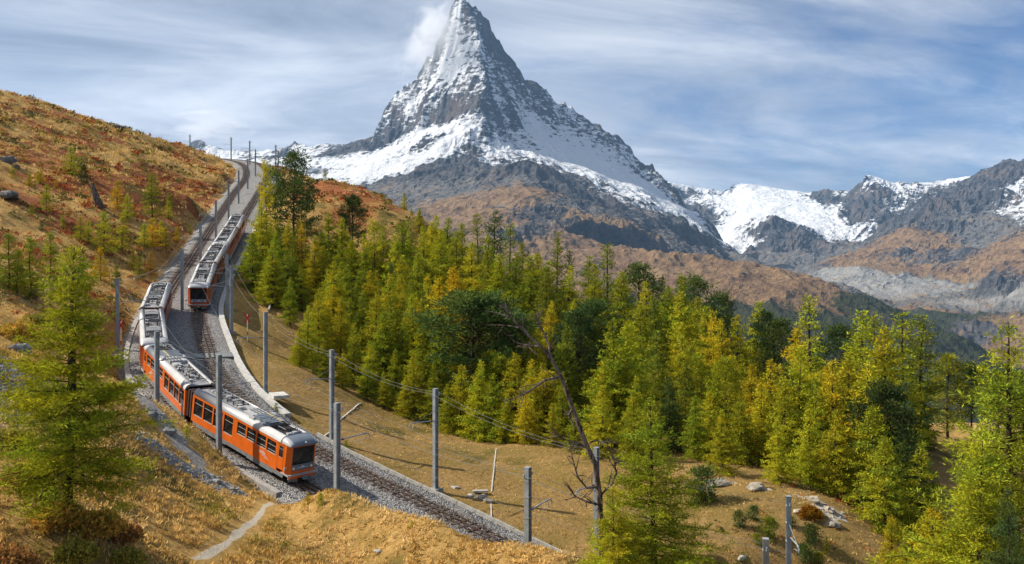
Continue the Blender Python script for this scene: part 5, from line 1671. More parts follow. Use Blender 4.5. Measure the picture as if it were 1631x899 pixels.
# forest: column and row of the tip, distance, kind, colour, width
FOREST = [
    (424, 254, 158, 'spread', 'yellow', .62, 'tall thin old larch with sparse yellow boughs above the track verge'), (468, 242, 170, 'pine', 'dark', .95, 'tall dark pine with bare leaning trunk on the crest right of the track'),
    (418, 320, 150, 'larch', 'lime', 1.1), (402, 368, 142, 'larch', 'green', 1.0), (440, 366, 140, 'larch', 'green', 1.0), (458, 395, 138, 'larch', 'olive', 1.0), (482, 348, 150, 'slim', 'gold', 1.0), (524, 338, 155, 'larch', 'green', 1.0),
    (545, 345, 160, 'larch', 'lime', 1.0), (562, 314, 168, 'pine', 'dark', .8), (502, 374, 145, 'larch', 'yellow', .9), (534, 414, 130, 'larch', 'lime', .9), (552, 420, 134, 'larch', 'green', .9), (543, 470, 118, 'larch', 'yellow', .9), (508, 464, 117, 'larch', 'lime', .9),
    (563, 512, 113, 'larch', 'green', 1.0), (490, 484, 113, 'larch', 'lime', .9), (462, 440, 128, 'larch', 'green', .9), (597, 350, 150, 'spread', 'lime', 1.0), (640, 352, 152, 'spread', 'green', 1.15), (622, 434, 128, 'larch', 'lime', 1.0), (652, 442, 130, 'larch', 'green', 1.0),
    (600, 465, 122, 'larch', 'lime', 1.0), (624, 470, 117, 'larch', 'green', 1.0), (659, 466, 121, 'larch', 'lime', 1.0), (685, 434, 128, 'larch', 'yellow', 1.0), (582, 395, 142, 'larch', 'green', 1.0), (570, 440, 136, 'larch', 'olive', .9), (590, 540, 110, 'larch', 'lime', 1.0), (630, 555, 108, 'larch', 'green', 1.0),
    (668, 330, 190, 'larch', 'lime', 1.0), (692, 340, 176, 'larch', 'lime', 1.1), (712, 344, 170, 'larch', 'green', 1.1), (688, 352, 165, 'larch', 'lime', 1.0), (735, 352, 162, 'larch', 'green', 1.0), (762, 338, 166, 'slim', 'olive', 1.3), (787, 333, 168, 'slim', 'dark', 1.3), (777, 371, 150, 'larch', 'green', .9), (812, 355, 158, 'slim', 'olive', 1.4),
    (723, 420, 126, 'larch', 'gold', .95), (700, 438, 123, 'larch', 'yellow', 1.0), (845, 403, 140, 'larch', 'green', 1.0), (886, 366, 150, 'slim', 'olive', .85), (906, 396, 148, 'slim', 'dark', 1.1), (935, 404, 146, 'slim', 'olive', 1.3), (968, 386, 150, 'slim', 'olive', 1.45), (820, 400, 145, 'larch', 'olive', 1.0), (795, 400, 140, 'larch', 'lime', .9),
    (877, 485, 120, 'larch', 'yellow', .8), (910, 478, 122, 'larch', 'lime', .9), (752, 470, 108, 'pine', 'dark', 1.7), (790, 480, 110, 'pine', 'deep', 1.2), (922, 494, 112, 'pine', 'deep', 1.2), (945, 482, 115, 'pine', 'dark', 1.1), (980, 503, 93, 'larch', 'green', .95), (853, 520, 106, 'larch', 'yellow', .9), (866, 575, 100, 'larch', 'yellow', .9),
    (762, 570, 97, 'larch', 'lime', 1.0), (788, 592, 96, 'larch', 'green', 1.0), (733, 578, 100, 'larch', 'lime', 1.0), (820, 558, 101, 'larch', 'yellow', 1.0), (846, 570, 98, 'larch', 'lime', 1.0), (692, 578, 103, 'larch', 'green', 1.0), (660, 560, 105, 'larch', 'lime', 1.0), (668, 520, 110, 'larch', 'lime', 1.0), (700, 510, 112, 'larch', 'green', 1.0), (895, 590, 95, 'larch', 'green', .9),
    (640, 505, 114, 'larch', 'green', 1.0), (828, 455, 125, 'larch', 'green', .9), (870, 430, 135, 'larch', 'olive', .9), (945, 440, 130, 'larch', 'green', .9), (900, 520, 105, 'larch', 'olive', 1.0),
    (1018, 420, 165, 'pine', 'dark', 1.3), (1053, 438, 160, 'larch', 'dark', 1.0), (1080, 434, 150, 'larch', 'green', 1.2), (1087, 462, 135, 'larch', 'lime', 1.0), (1107, 441, 160, 'pine', 'dark', 1.2), (1125, 486, 125, 'larch', 'green', 1.0), (1138, 491, 123, 'larch', 'yellow', .9), (1156, 470, 168, 'pine', 'deep', .6), (1151, 505, 118, 'larch', 'yellow', .9), (1174, 499, 122, 'larch', 'lime', 1.0),
    (1205, 477, 130, 'larch', 'lime', .9), (1218, 496, 128, 'pine', 'deep', 1.0), (1245, 508, 125, 'pine', 'dark', 1.2), (1289, 468, 100, 'slim', 'lime', 1.4), (1271, 517, 105, 'larch', 'yellow', 1.0), (1196, 578, 91, 'larch', 'yellow', .95), (1227, 570, 92, 'larch', 'yellow', 1.0), (1214, 598, 87, 'larch', 'lime', 1.0), (1271, 556, 90, 'larch', 'lime', 1.1), (1138, 576, 95, 'larch', 'green', 1.0),
    (1131, 618, 88, 'larch', 'lime', .95), (1093, 575, 98, 'larch', 'olive', 1.0), (1089, 512, 112, 'larch', 'lime', 1.0), (1045, 525, 108, 'larch', 'olive', 1.1), (1000, 505, 95, 'larch', 'lime', 1.0), (1107, 628, 86, 'larch', 'green', 1.0), (1020, 480, 120, 'larch', 'green', 1.0), (1045, 470, 130, 'larch', 'olive', 1.0), (1165, 560, 100, 'larch', 'yellow', .9), (1180, 620, 85, 'larch', 'green', 1.0), (1250, 600, 84, 'larch', 'lime', 1.0), (1066, 600, 90, 'larch', 'dark', 1.0),
    (1339, 522, 120, 'pine', 'deep', 1.0), (1368, 490, 108, 'slim', 'lime', 1.5), (1397, 498, 105, 'slim', 'green', 1.6), (1439, 492, 112, 'slim', 'green', 1.5), (1463, 497, 114, 'slim', 'olive', 1.5), (1409, 514, 100, 'larch', 'lime', .9), (1353, 556, 85, 'larch', 'lime', 1.25), (1375, 572, 82, 'larch', 'lime', 1.25), (1324, 570, 84, 'larch', 'yellow', 1.1), (1412, 614, 80, 'pine', 'deep', 1.1),
    (1446, 655, 78, 'larch', 'dark', 1.0), (1428, 640, 80, 'larch', 'deep', 1.0), (1509, 564, 126, 'pine', 'olive', 1.3), (1548, 582, 128, 'pine', 'deep', 1.1), (1300, 600, 83, 'larch', 'green', 1.0), (1290, 640, 79, 'larch', 'lime', 1.0), (1390, 640, 76, 'larch', 'green', 1.1), (1330, 650, 77, 'larch', 'lime', 1.0), (1465, 700, 74, 'larch', 'green', 1.0), (1590, 590, 120, 'pine', 'dark', 1.1), (1630, 585, 118, 'larch', 'olive', 1.0),
    (580, 370, 151, 'larch', 'lime', .95), (610, 358, 153, 'larch', 'green', .95), (630, 372, 148, 'larch', 'lime', .95), (655, 362, 158, 'larch', 'green', .95), (675, 358, 161, 'larch', 'lime', .95), (702, 362, 156, 'larch', 'lime', .95), (725, 366, 151, 'larch', 'green', .95), (750, 382, 146, 'larch', 'lime', .95), (780, 396, 142, 'larch', 'green', .95), (832, 384, 150, 'larch', 'olive', .95), (857, 398, 148, 'larch', 'lime', .95), (560, 378, 151, 'larch', 'lime', .95), (540, 384, 147, 'larch', 'green', .95), (515, 388, 146, 'larch', 'lime', .95), (948, 418, 143, 'larch', 'green', .95), (990, 428, 141, 'larch', 'lime', .95), (872, 414, 142, 'larch', 'green', .95), (1030, 446, 146, 'larch', 'lime', .95), (1064, 452, 143, 'larch', 'green', .95), (1110, 470, 138, 'larch', 'lime', .95), (480, 420, 137, 'larch', 'green', .95), (430, 402, 136, 'larch', 'lime', .95), (905, 420, 139, 'larch', 'lime', .95), (665, 400, 142, 'larch', 'green', .95), (640, 405, 139, 'larch', 'lime', .95),
    (478, 520, 108, 'larch', 'lime', 1.0), (515, 540, 107, 'larch', 'green', 1.0), (545, 560, 107.5, 'larch', 'lime', 1.0), (585, 575, 107, 'larch', 'green', 1.0), (612, 590, 106, 'larch', 'lime', 1.0), (645, 600, 104.5, 'larch', 'yellow', 1.0), (712, 610, 99.5, 'larch', 'green', 1.0),
    (805, 625, 94.5, 'larch', 'lime', 1.0), (838, 620, 93.5, 'larch', 'yellow', 1.0), (880, 640, 91.5, 'larch', 'lime', 1.0), (915, 640, 89.5, 'larch', 'green', 1.0), (960, 610, 87.5, 'larch', 'lime', 1.0), (1010, 620, 85, 'larch', 'green', 1.0), (1150, 650, 80, 'larch', 'lime', 1.0), (1240, 660, 77, 'larch', 'lime', 1.0), (1410, 690, 72, 'larch', 'green', 1.0)]
rows = {'front': [], 'middle': [], 'back': []}
for f in FOREST:
    u, v, d = f[:3]
    rows['front' if d < 104 else 'middle' if d < 133 else 'back'].append(f)
for rn, lst in rows.items():
    lst.sort(key=lambda a: a[0])
    for k, f in enumerate(lst):
        u, v, d, kind, hue, wd = f[:6]
        p = at(u, v, d)
        sp_ = 'pine' if kind == 'pine' else {'slim': 'slender larch', 'spread': 'old spreading larch'}.get(kind, 'larch')
        lb = f[6] if len(f) > 6 else f'{SHADE[hue]} {sp_} in the {rn} rank of the forest, {ORD[k]} from the track side'
        tree(kind, hue, p[0], p[1], p[2], lb, group='trees of the forest beside the track', wide=wd * (1.14 if kind == 'larch' else 1.0))
# trees mostly hidden between the taller ones
fr_ = random.Random(4)
nfill = 0
while nfill < 75:
    u, d = fr_.uniform(470, 1480), fr_.uniform(88, 160)
    x, y = (u - U0) / FPX * d, d
    edge = np.interp(u, [440, 560, 650, 760, 870, 960, 1130, 1300, 1400, 1500], [128, 112, 107, 100, 94, 89, 82, 77, 74, 80])
    if d < edge + 2:
        continue
    g = gz(x, y)
    h = fr_.uniform(6.5, 10.5)
    top = np.interp(u, [440, 560, 700, 880, 1000, 1150, 1300, 1480], [400, 400, 420, 470, 500, 540, 560, 580])
    if V0 - (g + h) / d * FPX < top:
        continue
    tree(fr_.choice(['larch', 'larch', 'larch', 'pine']), fr_.choice(['green', 'lime', 'green', 'olive', 'yellow', 'dark']), x, y, g + h,
         'x', 'tree', 'half hidden trees inside the forest', wide=fr_.uniform(1.0, 1.3), name='forest_tree')
    nfill += 1
while nfill < 115:                                   # the flank of the brow right of the upper track
    u, d = fr_.uniform(405, 700), fr_.uniform(118, 190)
    x, y = (u - U0) / FPX * d, d
    i2 = int(np.argmin(np.abs(T2[:, 1] - d) + (T2[:, 0] > 20) * 100))
    if x < T2[i2, 0] + 7 or d < np.interp(u, [400, 440, 560, 700], [140, 132, 116, 108]):
        continue
    g = gz(x, y)
    h = fr_.uniform(6, 10)
    if V0 - (g + h) / d * FPX < np.interp(u, [400, 440, 480, 540, 620, 700], [330, 340, 350, 352, 358, 362]):
        continue
    tree('larch', fr_.choice(['green', 'lime', 'green', 'olive', 'yellow', 'lime']), x, y, g + h, 'x', 'tree', 'half hidden trees inside the forest', wide=fr_.uniform(1.0, 1.3), name='forest_tree')
    nfill += 1
hid = sorted([a for a in TREES if a[0].name.startswith('forest_tree')], key=lambda a: a[3] / a[4])
for k, a in enumerate(hid):
    a[0]['label'] = f'{SHADE[a[2]]} lower tree half hidden inside the forest, {ORD[k]} counting from the track side'
# small trees on the brow of the red ridge
for k, (u, v, d) in enumerate([(518, 270, 222), (549, 288, 216), (580, 307, 212), (611, 309, 207), (644, 306, 203), (634, 335, 200), (655, 330, 198)]):
    p = at(u, v, d)
    if k == 4 or k == 5 or k == 6 or p[2] - gz(p[0], p[1]) > .8:
        tree('young', 'green' if k % 2 else 'lime', p[0], p[1], p[2], f'small larch on the red heath brow above the forest, {ORD[k]} going right', group='small larches on the heath brow')
# small larches scattered on the heath slope
SLOPE = [(113, 233, 280, 'lime'), (65, 266, 294, 'gold'), (47, 274, 297, 'yellow'), (60, 272, 292, 'lime'), (74, 293, 338, 'lime'), (90, 283, 300, 'gold'), (50, 325, 345, 'green'), (187, 287, 334, 'gold'), (203, 309, 350, 'lime'), (242, 276, 347, 'green'), (268, 319, 347, 'lime'),
         (100, 341, 363, 'lime'), (66, 351, 368, 'dark'), (128, 344, 384, 'yellow'), (141, 350, 388, 'yellow'), (165, 337, 402, 'lime'), (195, 342, 402, 'lime'), (243, 346, 392, 'gold'), (256, 350, 394, 'yellow'), (230, 355, 393, 'lime'), (264, 360, 397, 'gold'), (282, 360, 387, 'gold'), (160, 392, 447, 'gold'),
         (240, 400, 438, 'amber'), (222, 408, 442, 'olive'), (48, 376, 470, 'green'), (14, 370, 462, 'olive'), (80, 368, 440, 'green'), (28, 395, 470, 'lime'), (212, 395, 430, 'yellow'), (302, 355, 372, 'lime'), (20, 262, 285, 'lime'), (270, 305, 330, 'olive'), (130, 415, 470, 'lime'), (185, 420, 460, 'olive')]
SLOPE.sort(key=lambda a: a[0])
for k, (u, v, vb, hue) in enumerate(SLOPE):
    p = ray_ground(u, vb)
    tree('young', hue, p[0], p[1], (V0 - v) / FPX * p[1], f'{SHADE[hue]} young larch on the red heath slope, {ORD[k]} from the picture edge', group='young larches on the heath slope', wide=1.15)
# large trees close to the viewpoint
def near_tree(u, v, d, hue, label, wide, var, kind='near'):
    p = at(u, v, d)
    return tree(kind, hue, p[0], p[1], p[2], label, wide=wide, var=var)


big = near_tree(108, 383, 44, 'lime', 'large larch with dark double trunk on the bushy bank before the scree', 1.25, 0)
t2_ = link('trunk', VAR['near'][0]['trunk'], big)
t2_.location = (.42, .1, 0); t2_.scale = (.8, .8, .82); t2_.rotation_euler = (0.01, .015, 1.0)
near_tree(1042, 628, 48, 'green', 'near larch with dark trunk beside the bare dead tree', 1.3, 1)
near_tree(1605, 500, 44, 'green', 'tall near larch filling the lower corner right of the mound', 1.2, 1)
near_tree(1556, 690, 42, 'green', 'shorter near larch in front of the tall corner larch', 1.15, 0)
near_tree(1490, 800, 47, 'yellow', 'small yellowing larch at the foot of the corner larches', 1.1, 0)
near_tree(1424, 818, 61, 'yellow', 'small golden larch where the mound meets the dark wood', 1.0, 0)
near_tree(1447, 848, 59, 'yellow', 'small yellow larch just below the golden one at the mound edge', 1.0, 0)
near_tree(1612, 768, 35, 'dark', 'young green pine leader in the lower corner', .8, 1)
near_tree(975, 770, 46, 'lime', 'low leafy larch around the foot of the dead tree', 1.15, 0)
for k, (u, v, vb) in enumerate([(1225, 826, 860), (1200, 806, 830), (1178, 815, 842), (1206, 850, 868), (1293, 836, 868), (1283, 868, 897), (1304, 880, 905), (1260, 822, 840), (1120, 748, 802), (1105, 770, 806), (1150, 840, 850)]):
    p = ray_ground(u, vb)
    tree('shrubpine', 'dark' if k % 3 else 'olive', p[0], p[1], (V0 - v) / FPX * p[1], f'low dark pine bush on the pale mound, {ORD[k]} of the scatter around the mast pair', cat='bush', group='low pine bushes on the mound', name='pine_bush')
p = ray_ground(1316, 882)
tree('young', 'lime', p[0], p[1], (V0 - 852) / FPX * p[1], 'bright yellow-green young larch on the mound below the pale rock')
for k, (u, v, vb) in enumerate([(490, 782, 803), (511, 782, 806), (656, 826, 842), (440, 640, 662), (551, 700, 716), (616, 683, 691), (297, 675, 698), (275, 670, 690)]):
    p = ray_ground(u, vb)
    lb = ['tiny larch seedling at the ballast edge below the train front', 'second tiny larch seedling just right of the first below the train front', 'tiny seedling in the ballast between meadow and rails', 'small shrub at the terrace edge under the forest', 'tiny bush on the terrace near the tall mast',
          'tiny bush on the terrace below the forest edge', 'small green seedling beside the gravel trail', 'second green seedling by the gravel trail, further uphill'][k]
    tree('young', ['gold', 'green', 'yellow', 'green', 'olive', 'green', 'lime', 'green'][k], p[0], p[1], max((V0 - v) / FPX * p[1], p[2] + .5), lb, cat='seedling', name='larch_seedling', wide=1.5)


# ------------------------------------------------------------------ the bare dead tree and the snag
def skeleton(name, trunk, boughs, label, r0, seed, twig=26):
    r = random.Random(seed)
    P0 = Vector(at(*trunk[0]))
    root = link(name, None, loc=tuple(P0))
    tag(root, label, 'dead tree')
    pts = [Vector(at(*q)) - P0 for q in trunk]
    tb = MB().tube(pts, 1.0, 9)
    nk = len(pts)
    tb.v = [tuple(pts[i // 9] + (Vector(q) - pts[i // 9]) * (r0 * max(.10, (1 - (i // 9) / (nk - .4)) ** .62))) for i, q in enumerate(tb.v)]
    tb.put('trunk', M_DEADWOOD, root, smooth=True)
    for b_ in boughs:
        bp = [Vector(at(*q)) - P0 for q in b_[1]]
        mb = MB().tube(bp, b_[0] * 1.7, 6, r2=.02)
        for _ in range(int(b_[2] * 1.7)):
            k = r.randrange(1, len(bp))
            a = bp[k - 1].lerp(bp[k], r.random())
            d = (bp[k] - bp[k - 1]).normalized() * r.uniform(.1, .6) + Vector((r.gauss(0, .5), r.gauss(0, .5), r.gauss(.05, .5)))
            l = r.uniform(.25, .95)
            m_ = a + d * l * .5 + Vector((0, 0, r.uniform(-.1, .05)))
            mb.tube([a, m_, a + d * l], .032, 4, r2=.008)
            for _k in range(2):
                e = Vector((r.gauss(0, 1), r.gauss(0, 1), r.gauss(0, 1))) * .22
                mb.tube([m_, m_ + e + d * .15], .010, 3, r2=.004)
        mb.put('bough', M_DEADWOOD, root)
    return root


D_ = 47.0
skeleton('dead_tree', [(962, 1015, D_), (960, 930, D_), (957, 850, D_), (955, 790, D_), (948, 740, D_), (932, 705, D_), (920, 672, D_), (908, 640, D_), (896, 605, D_), (880, 575, D_), (862, 552, D_), (845, 538, D_), (832, 520, D_)],
         [(.05, [(893, 600, D_), (886, 602, D_ - .3), (868, 606, D_ - .6), (845, 622, D_ - .9), (822, 634, D_ - 1.2), (800, 640, D_ - 1.4)], 14),
          (.04, [(878, 572, D_), (874, 550, D_ + .2), (866, 530, D_ + .3), (856, 512, D_ + .4), (853, 498, D_ + .4)], 9),
          (.04, [(845, 538, D_), (828, 520, D_), (812, 505, D_), (801, 488, D_)], 9),
          (.035, [(860, 552, D_), (838, 550, D_ + .2), (818, 545, D_ + .3)], 6),
          (.04, [(955, 775, D_), (935, 778, D_ - .3), (920, 760, D_ - .5), (912, 730, D_ - .6), (905, 690, D_ - .6)], 10),
          (.04, [(956, 790, D_), (975, 770, D_ - .4), (982, 755, D_ - .4), (976, 725, D_ - .5), (973, 700, D_ - .5)], 10),
          (.03, [(938, 715, D_), (920, 706, D_ - .3), (905, 702, D_ - .4), (885, 694, D_ - .5)], 7),
          (.03, [(957, 805, D_), (935, 800, D_ - .5), (915, 790, D_ - .8), (902, 768, D_ - .9)], 10),
          (.03, [(940, 705, D_), (952, 702, D_ - .3), (964, 706, D_ - .4)], 4),
          (.03, [(912, 650, D_), (906, 662, D_ - .3), (912, 672, D_ - .4)], 5)],
         'bare dead tree with twisted grey branches leaning over the meadow', .175, 12)
sb = ray_ground(160, 332)
dS = sb[1]
sn = skeleton('pine_snag', [(161, 333, dS), (155, 320, dS), (150, 305, dS), (147, 292, dS)], [(.12, [(153, 312, dS), (146, 300, dS), (136, 290, dS)], 3)], 'broken leaning snag with a remaining dark pine crown on the heath slope', .75, 9)
cr = link('crown', VAR['pine'][1]['crown'], sn)
cr.location = Vector(at(134, 300, dS)) - Vector(at(161, 333, dS))
cr.scale = (.30, .30, .33)
cr.color = (.05, .075, .02, 1)
# ------------------------------------------------------------------ ground cover
def cover_at(x, y):
    z, dout, d1, d2, s1, s2 = ground(x, y, True)
    return z, dout, s1, s2


def scatter_cards(pos, dirs, ln, wd, tint, name, mat, seed):
    r = np.random.default_rng(seed)
    V, F_ = cards(pos, dirs, ln, wd, r)
    me = mesh_np(name, V, F_, [mat])
    vcol(me, 'tint', np.repeat(tint, 4, 0))
    return link(name, me)


def dry_grass():
    r = np.random.default_rng(31)
    n = 58000
    d = np.where(r.random(n) < .74, 38 * (112 / 38) ** (r.random(n) ** 0.95), r.uniform(100, 330, n))
    t_ = np.where(d > 112, r.uniform(-.58, -.05, n), r.uniform(-.58, .42, n))
    x, y = t_ * d, d
    z, dout, s1, s2 = cover_at(x, y)
    bare = np.minimum(poly_dist(x, y, PATH) / .8, poly_dist(x, y, TRAIL) / 1.1)
    terrace = (s2 > 0)
    keep = (dout > 2.7) & (bare > 1) & ~(terrace & (r.random(n) < .35)) & (fbm(x / 3, y / 3, 3, 3) + r.normal(0, .3, n) > -.35)
    x, y, z, terrace = x[keep], y[keep], z[keep], terrace[keep]
    n = len(x)
    B = 8
    hgt = np.where(terrace, r.uniform(.07, .16, n), r.uniform(.16, .36, n) * (1 + .5 * fbm(x / 4, y / 4, 2, 8)))
    fs = 1 + 1.3 * sstep(y, 90, 260)
    hgt = hgt * np.where(y > 112, fs * 1.2, 1)
    P = np.repeat(np.c_[x, y, z - .02], B, 0)
    P[:, :2] += r.normal(0, .09, (n * B, 2)) * np.repeat(fs, B)[:, None] ** 1.5
    dr = r.normal(0, .55, (n * B, 3)); dr[:, 2] = r.uniform(.55, 1.2, n * B)
    ln = np.repeat(hgt, B) * r.uniform(.6, 1.25, n * B)
    c0 = np.array([.74, .50, .18]); c1 = np.array([.54, .34, .10]); c2 = np.array([.30, .25, .045]); c3 = np.array([.76, .55, .24])
    w = fbm(x / 6, y / 6, 3, 15) + r.normal(0, .25, n)
    g = sstep(fbm(x / 9, y / 9, 3, 23) + r.normal(0, .15, n), .28, .55)[:, None]
    col_ = np.where((w > .45)[:, None], c3, np.where((w > -.05)[:, None], c0, c1)) * (1 - g) + c2 * g
    col_ = col_ * r.uniform(.75, 1.2, (n, 1))
    tint = np.repeat(col_, B, 0) * r.uniform(.8, 1.2, (n * B, 1))
    o = scatter_cards(P, dr, ln, np.full(n * B, .022) * np.repeat(fs, B) ** 1.5 + ln * .03, tint, 'dry_grass', M_LEAF, 3)
    o.color = (1, 1, 1, 1)
    tag(o, 'straw coloured dry grass tufts covering the meadow and terrace', 'grass', kind='stuff')


def heath():
    r = np.random.default_rng(41)
    n = 11000
    d = 60 * (330 / 60) ** r.random(n)
    t_ = np.where(r.random(n) < .84, r.uniform(-.60, -.02, n), r.uniform(.05, .5, n))
    x, y = t_ * d, d
    z, dout, s1, s2 = cover_at(x, y)
    left = (s1 < 0) & (y > 92 + r.normal(0, 6, n))
    mound = (s2 > 0) & (x > 8) & (y < 90) & (r.random(n) < .5)
    ridge = (s2 > 0) & (y > 160) & (x < 25)
    keep = (dout > 3.6) & (left | ridge | mound) & (fbm(x / 10, y / 16, 3, 44) + r.normal(0, .25, n) > -.10) & (np.hypot(x, y) < 345)
    x, y, z = x[keep], y[keep], z[keep]
    n = len(x)
    far = sstep(y, 80, 260)
    B = 16
    size = r.uniform(.22, .55, n) * (1 + .9 * far) * np.where(mound[keep], .45, 1)
    P = np.repeat(np.c_[x, y, z], B, 0)
    off = r.normal(0, 1, (n * B, 3)); off /= np.linalg.norm(off, axis=1, keepdims=True)
    off[:, 2] = np.abs(off[:, 2]) * .62
    sz = np.repeat(size, B)
    P += off * sz[:, None] * r.uniform(.35, 1, (n * B, 1)) * np.array([1.25, 1.25, 1])
    dr = off + r.normal(0, .5, (n * B, 3)) + np.array([0, 0, .3])
    pal = np.array([[.30, .072, .026], [.38, .16, .045], [.085, .095, .022], [.21, .18, .032], [.48, .30, .09], [.19, .095, .036], [.50, .32, .06]])
    w = fbm(x / 14, y / 24, 3, 49) + r.normal(0, .35, n)
    k = np.clip(((w + 1.0) * 3.2).astype(int), 0, 6)
    k = np.where(w < -.55, 2, np.where(w < -.15, np.where(r.random(n) < .5, 3, 2), np.where(w < .25, np.where(r.random(n) < .6, 1, 5), np.where(w < .8, 0, 4))))
    col_ = pal[k] * r.uniform(.75, 1.25, (n, 1))
    tint = np.repeat(col_, B, 0) * r.uniform(.7, 1.3, (n * B, 1))
    ln = sz * r.uniform(.5, .9, n * B)
    o = scatter_cards(P, dr, ln, ln * .34, tint, 'heath_shrubs', M_LEAF, 5)
    o.color = (1, 1, 1, 1)
    tag(o, 'red, brown and green heath shrubs covering the hillside left of the track', 'heath', kind='stuff')


dry_grass()
heath()


def bush_mesh(seed, n=2600):
    r = np.random.default_rng(seed)
    off = r.normal(0, 1, (n, 3)); off /= np.linalg.norm(off, axis=1, keepdims=True)
    off[:, 2] = np.abs(off[:, 2])
    lump = 1 + .35 * fbm(off[:, 0] * 2 + seed, off[:, 1] * 2 + off[:, 2], 3, seed)
    p = off * (r.uniform(.45, 1, n) ** .6 * lump)[:, None] * np.array([1, 1, .75])
    d = off + r.normal(0, .6, (n, 3)) + np.array([0, 0, .35])
    ln = r.uniform(.09, .2, n)
    V, F_ = cards(p, d, ln, ln * .30, r)
    br_ = np.clip(1 + .35 * fbm(p[:, 0] * 3, p[:, 1] * 3 + p[:, 2], 2, seed + 4) + r.normal(0, .2, n), .4, 1.7)
    yel = r.random(n)
    tint = np.stack([br_ * (.8 + .5 * yel), br_, br_ * (.9 + .2 * yel)], 1)
    nst = 14
    s = np.linspace(0, 1, 4)
    a = r.uniform(0, 6.28, nst)
    sp_ = np.stack([np.cos(a)[:, None] * s * .6, np.sin(a)[:, None] * s * .6, np.broadcast_to(s * .7, (nst, 4)) - .05], 2)
    SV, SF = tubes_np(sp_, np.broadcast_to(.022 * (1 - s * .7), (nst, 4)), 3)
    fol = mesh_np('foliage', V, F_, [M_LEAF]); vcol(fol, 'tint', np.repeat(tint, 4, 0))
    return fol, mesh_np('stems', SV, SF, [M_BARK])


BUSH = [bush_mesh(i) for i in (1, 2, 3)]


def bush(u, v, rad, hue, label, k, hz=1.0):
    p = ray_ground(u, v)
    root = link('bush', None, loc=tuple(p))
    root.scale = (rad, rad, rad * hz)
    root.rotation_euler = (0, 0, k * 1.3)
    tag(root, label, 'bush', 'low bushes on the bank')
    f = link('foliage', BUSH[k % 3][0], root); f.color = (*hue, 1)
    tag(link('stems', BUSH[k % 3][1], root), kind='stuff')


OB, GB, BB = (.50, .33, .06), (.28, .26, .045), (.34, .19, .06)
for k, (u, v, rad, hue, lb) in enumerate([
        (95, 838, 1.25, OB, 'yellow-brown bush just left of the foot of the large larch'), (150, 850, 1.3, OB, 'yellow-brown bush right below the trunk of the large larch'), (188, 862, 1.0, BB, 'brown bush on the outer side of the larch foot bushes'),
        (120, 895, 1.0, GB, 'green bush at the lower rim below the larch'), (200, 900, .9, GB, 'green bush at the lower rim beside the straw meadow'), (40, 775, 1.1, BB, 'brown bush on the bank near the picture edge'),
        (75, 745, .9, OB, 'ochre bush on the bank behind the larch trunk'), (8, 905, 1.1, BB, 'dark brown bush in the bottom corner'), (20, 710, 1.0, GB, 'green bush under the larch boughs at the picture edge'),
        (1290, 826, .95, (.26, .125, .012), 'orange rounded bush beside the pale rock on the mound'), (1375, 820, .8, BB, 'brown bush at the edge of the mound under the dark wood'), (1345, 800, .7, BB, 'brown bush behind the pale rock outcrop'),
        (30, 540, 1.6, OB, 'ochre bush on the heath at the picture edge above the scree'), (55, 520, 1.3, GB, 'green bush above the scree by the picture edge')]):
    bush(u, v, rad, hue, lb, k)


# ------------------------------------------------------------------ rocks
def rock_mat():
    m, t, b = principled('grey_rock', 0.92, 0.2)
    pos = t.n('ShaderNodeNewGeometry').outputs['Position']
    n1 = t.noise(pos, 2.2, 6, 0.7)
    oi = t.n('ShaderNodeObjectInfo')
    c = t.ramp(n1, [(0.3, (.35, .34, .33)), (.5, (.75, .73, .70)), (.7, (1.0, .98, .93))])
    t.link(t.mix(1.0, c, oi.outputs['Color'], 'MULTIPLY'), b.inputs['Base Color'])
    bump(t, b, n1, .8, .12)
    return m


M_ROCK = rock_mat()


def rock_mesh(seed):
    r = np.random.default_rng(seed)
    nu, nv = 16, 9
    V = []
    for j in range(nv):
        ph = math.pi * j / (nv - 1)
        for i in range(nu):
            th = 2 * math.pi * i / nu
            V.append((math.sin(ph) * math.cos(th), math.sin(ph) * math.sin(th), math.cos(ph)))
    V = np.array(V)
    k = 1 + .38 * fbm(V[:, 0] * 1.4 + seed * 3, V[:, 1] * 1.4 + V[:, 2] * 1.1, 4, seed)
    V = V * k[:, None]
    for _ in range(6):
        a = r.normal(size=3); a /= np.linalg.norm(a)
        h = r.uniform(.55, .8)
        e = np.clip(V @ a - h, 0, None)
        V = V - e[:, None] * a
    F_ = [(j * nu + i, j * nu + (i + 1) % nu, (j + 1) * nu + (i + 1) % nu, (j + 1) * nu + i) for j in range(nv - 1) for i in range(nu)]
    return mesh_np('boulder', V, np.array(F_), [M_ROCK])


ROCKS = [rock_mesh(i) for i in range(1, 6)]


def rock(u, v, size, col, label, k, d=None):
    p = ray_ground(u, v) if d is None else at(u, v, d)
    o = link('boulder', ROCKS[k % 5], loc=(p[0], p[1], p[2] + size[2] * .25))
    o.scale = size
    o.rotation_euler = (0, 0, k * 1.7)
    o.color = (*col, 1)
    tag(o, label, 'rock', 'boulders')


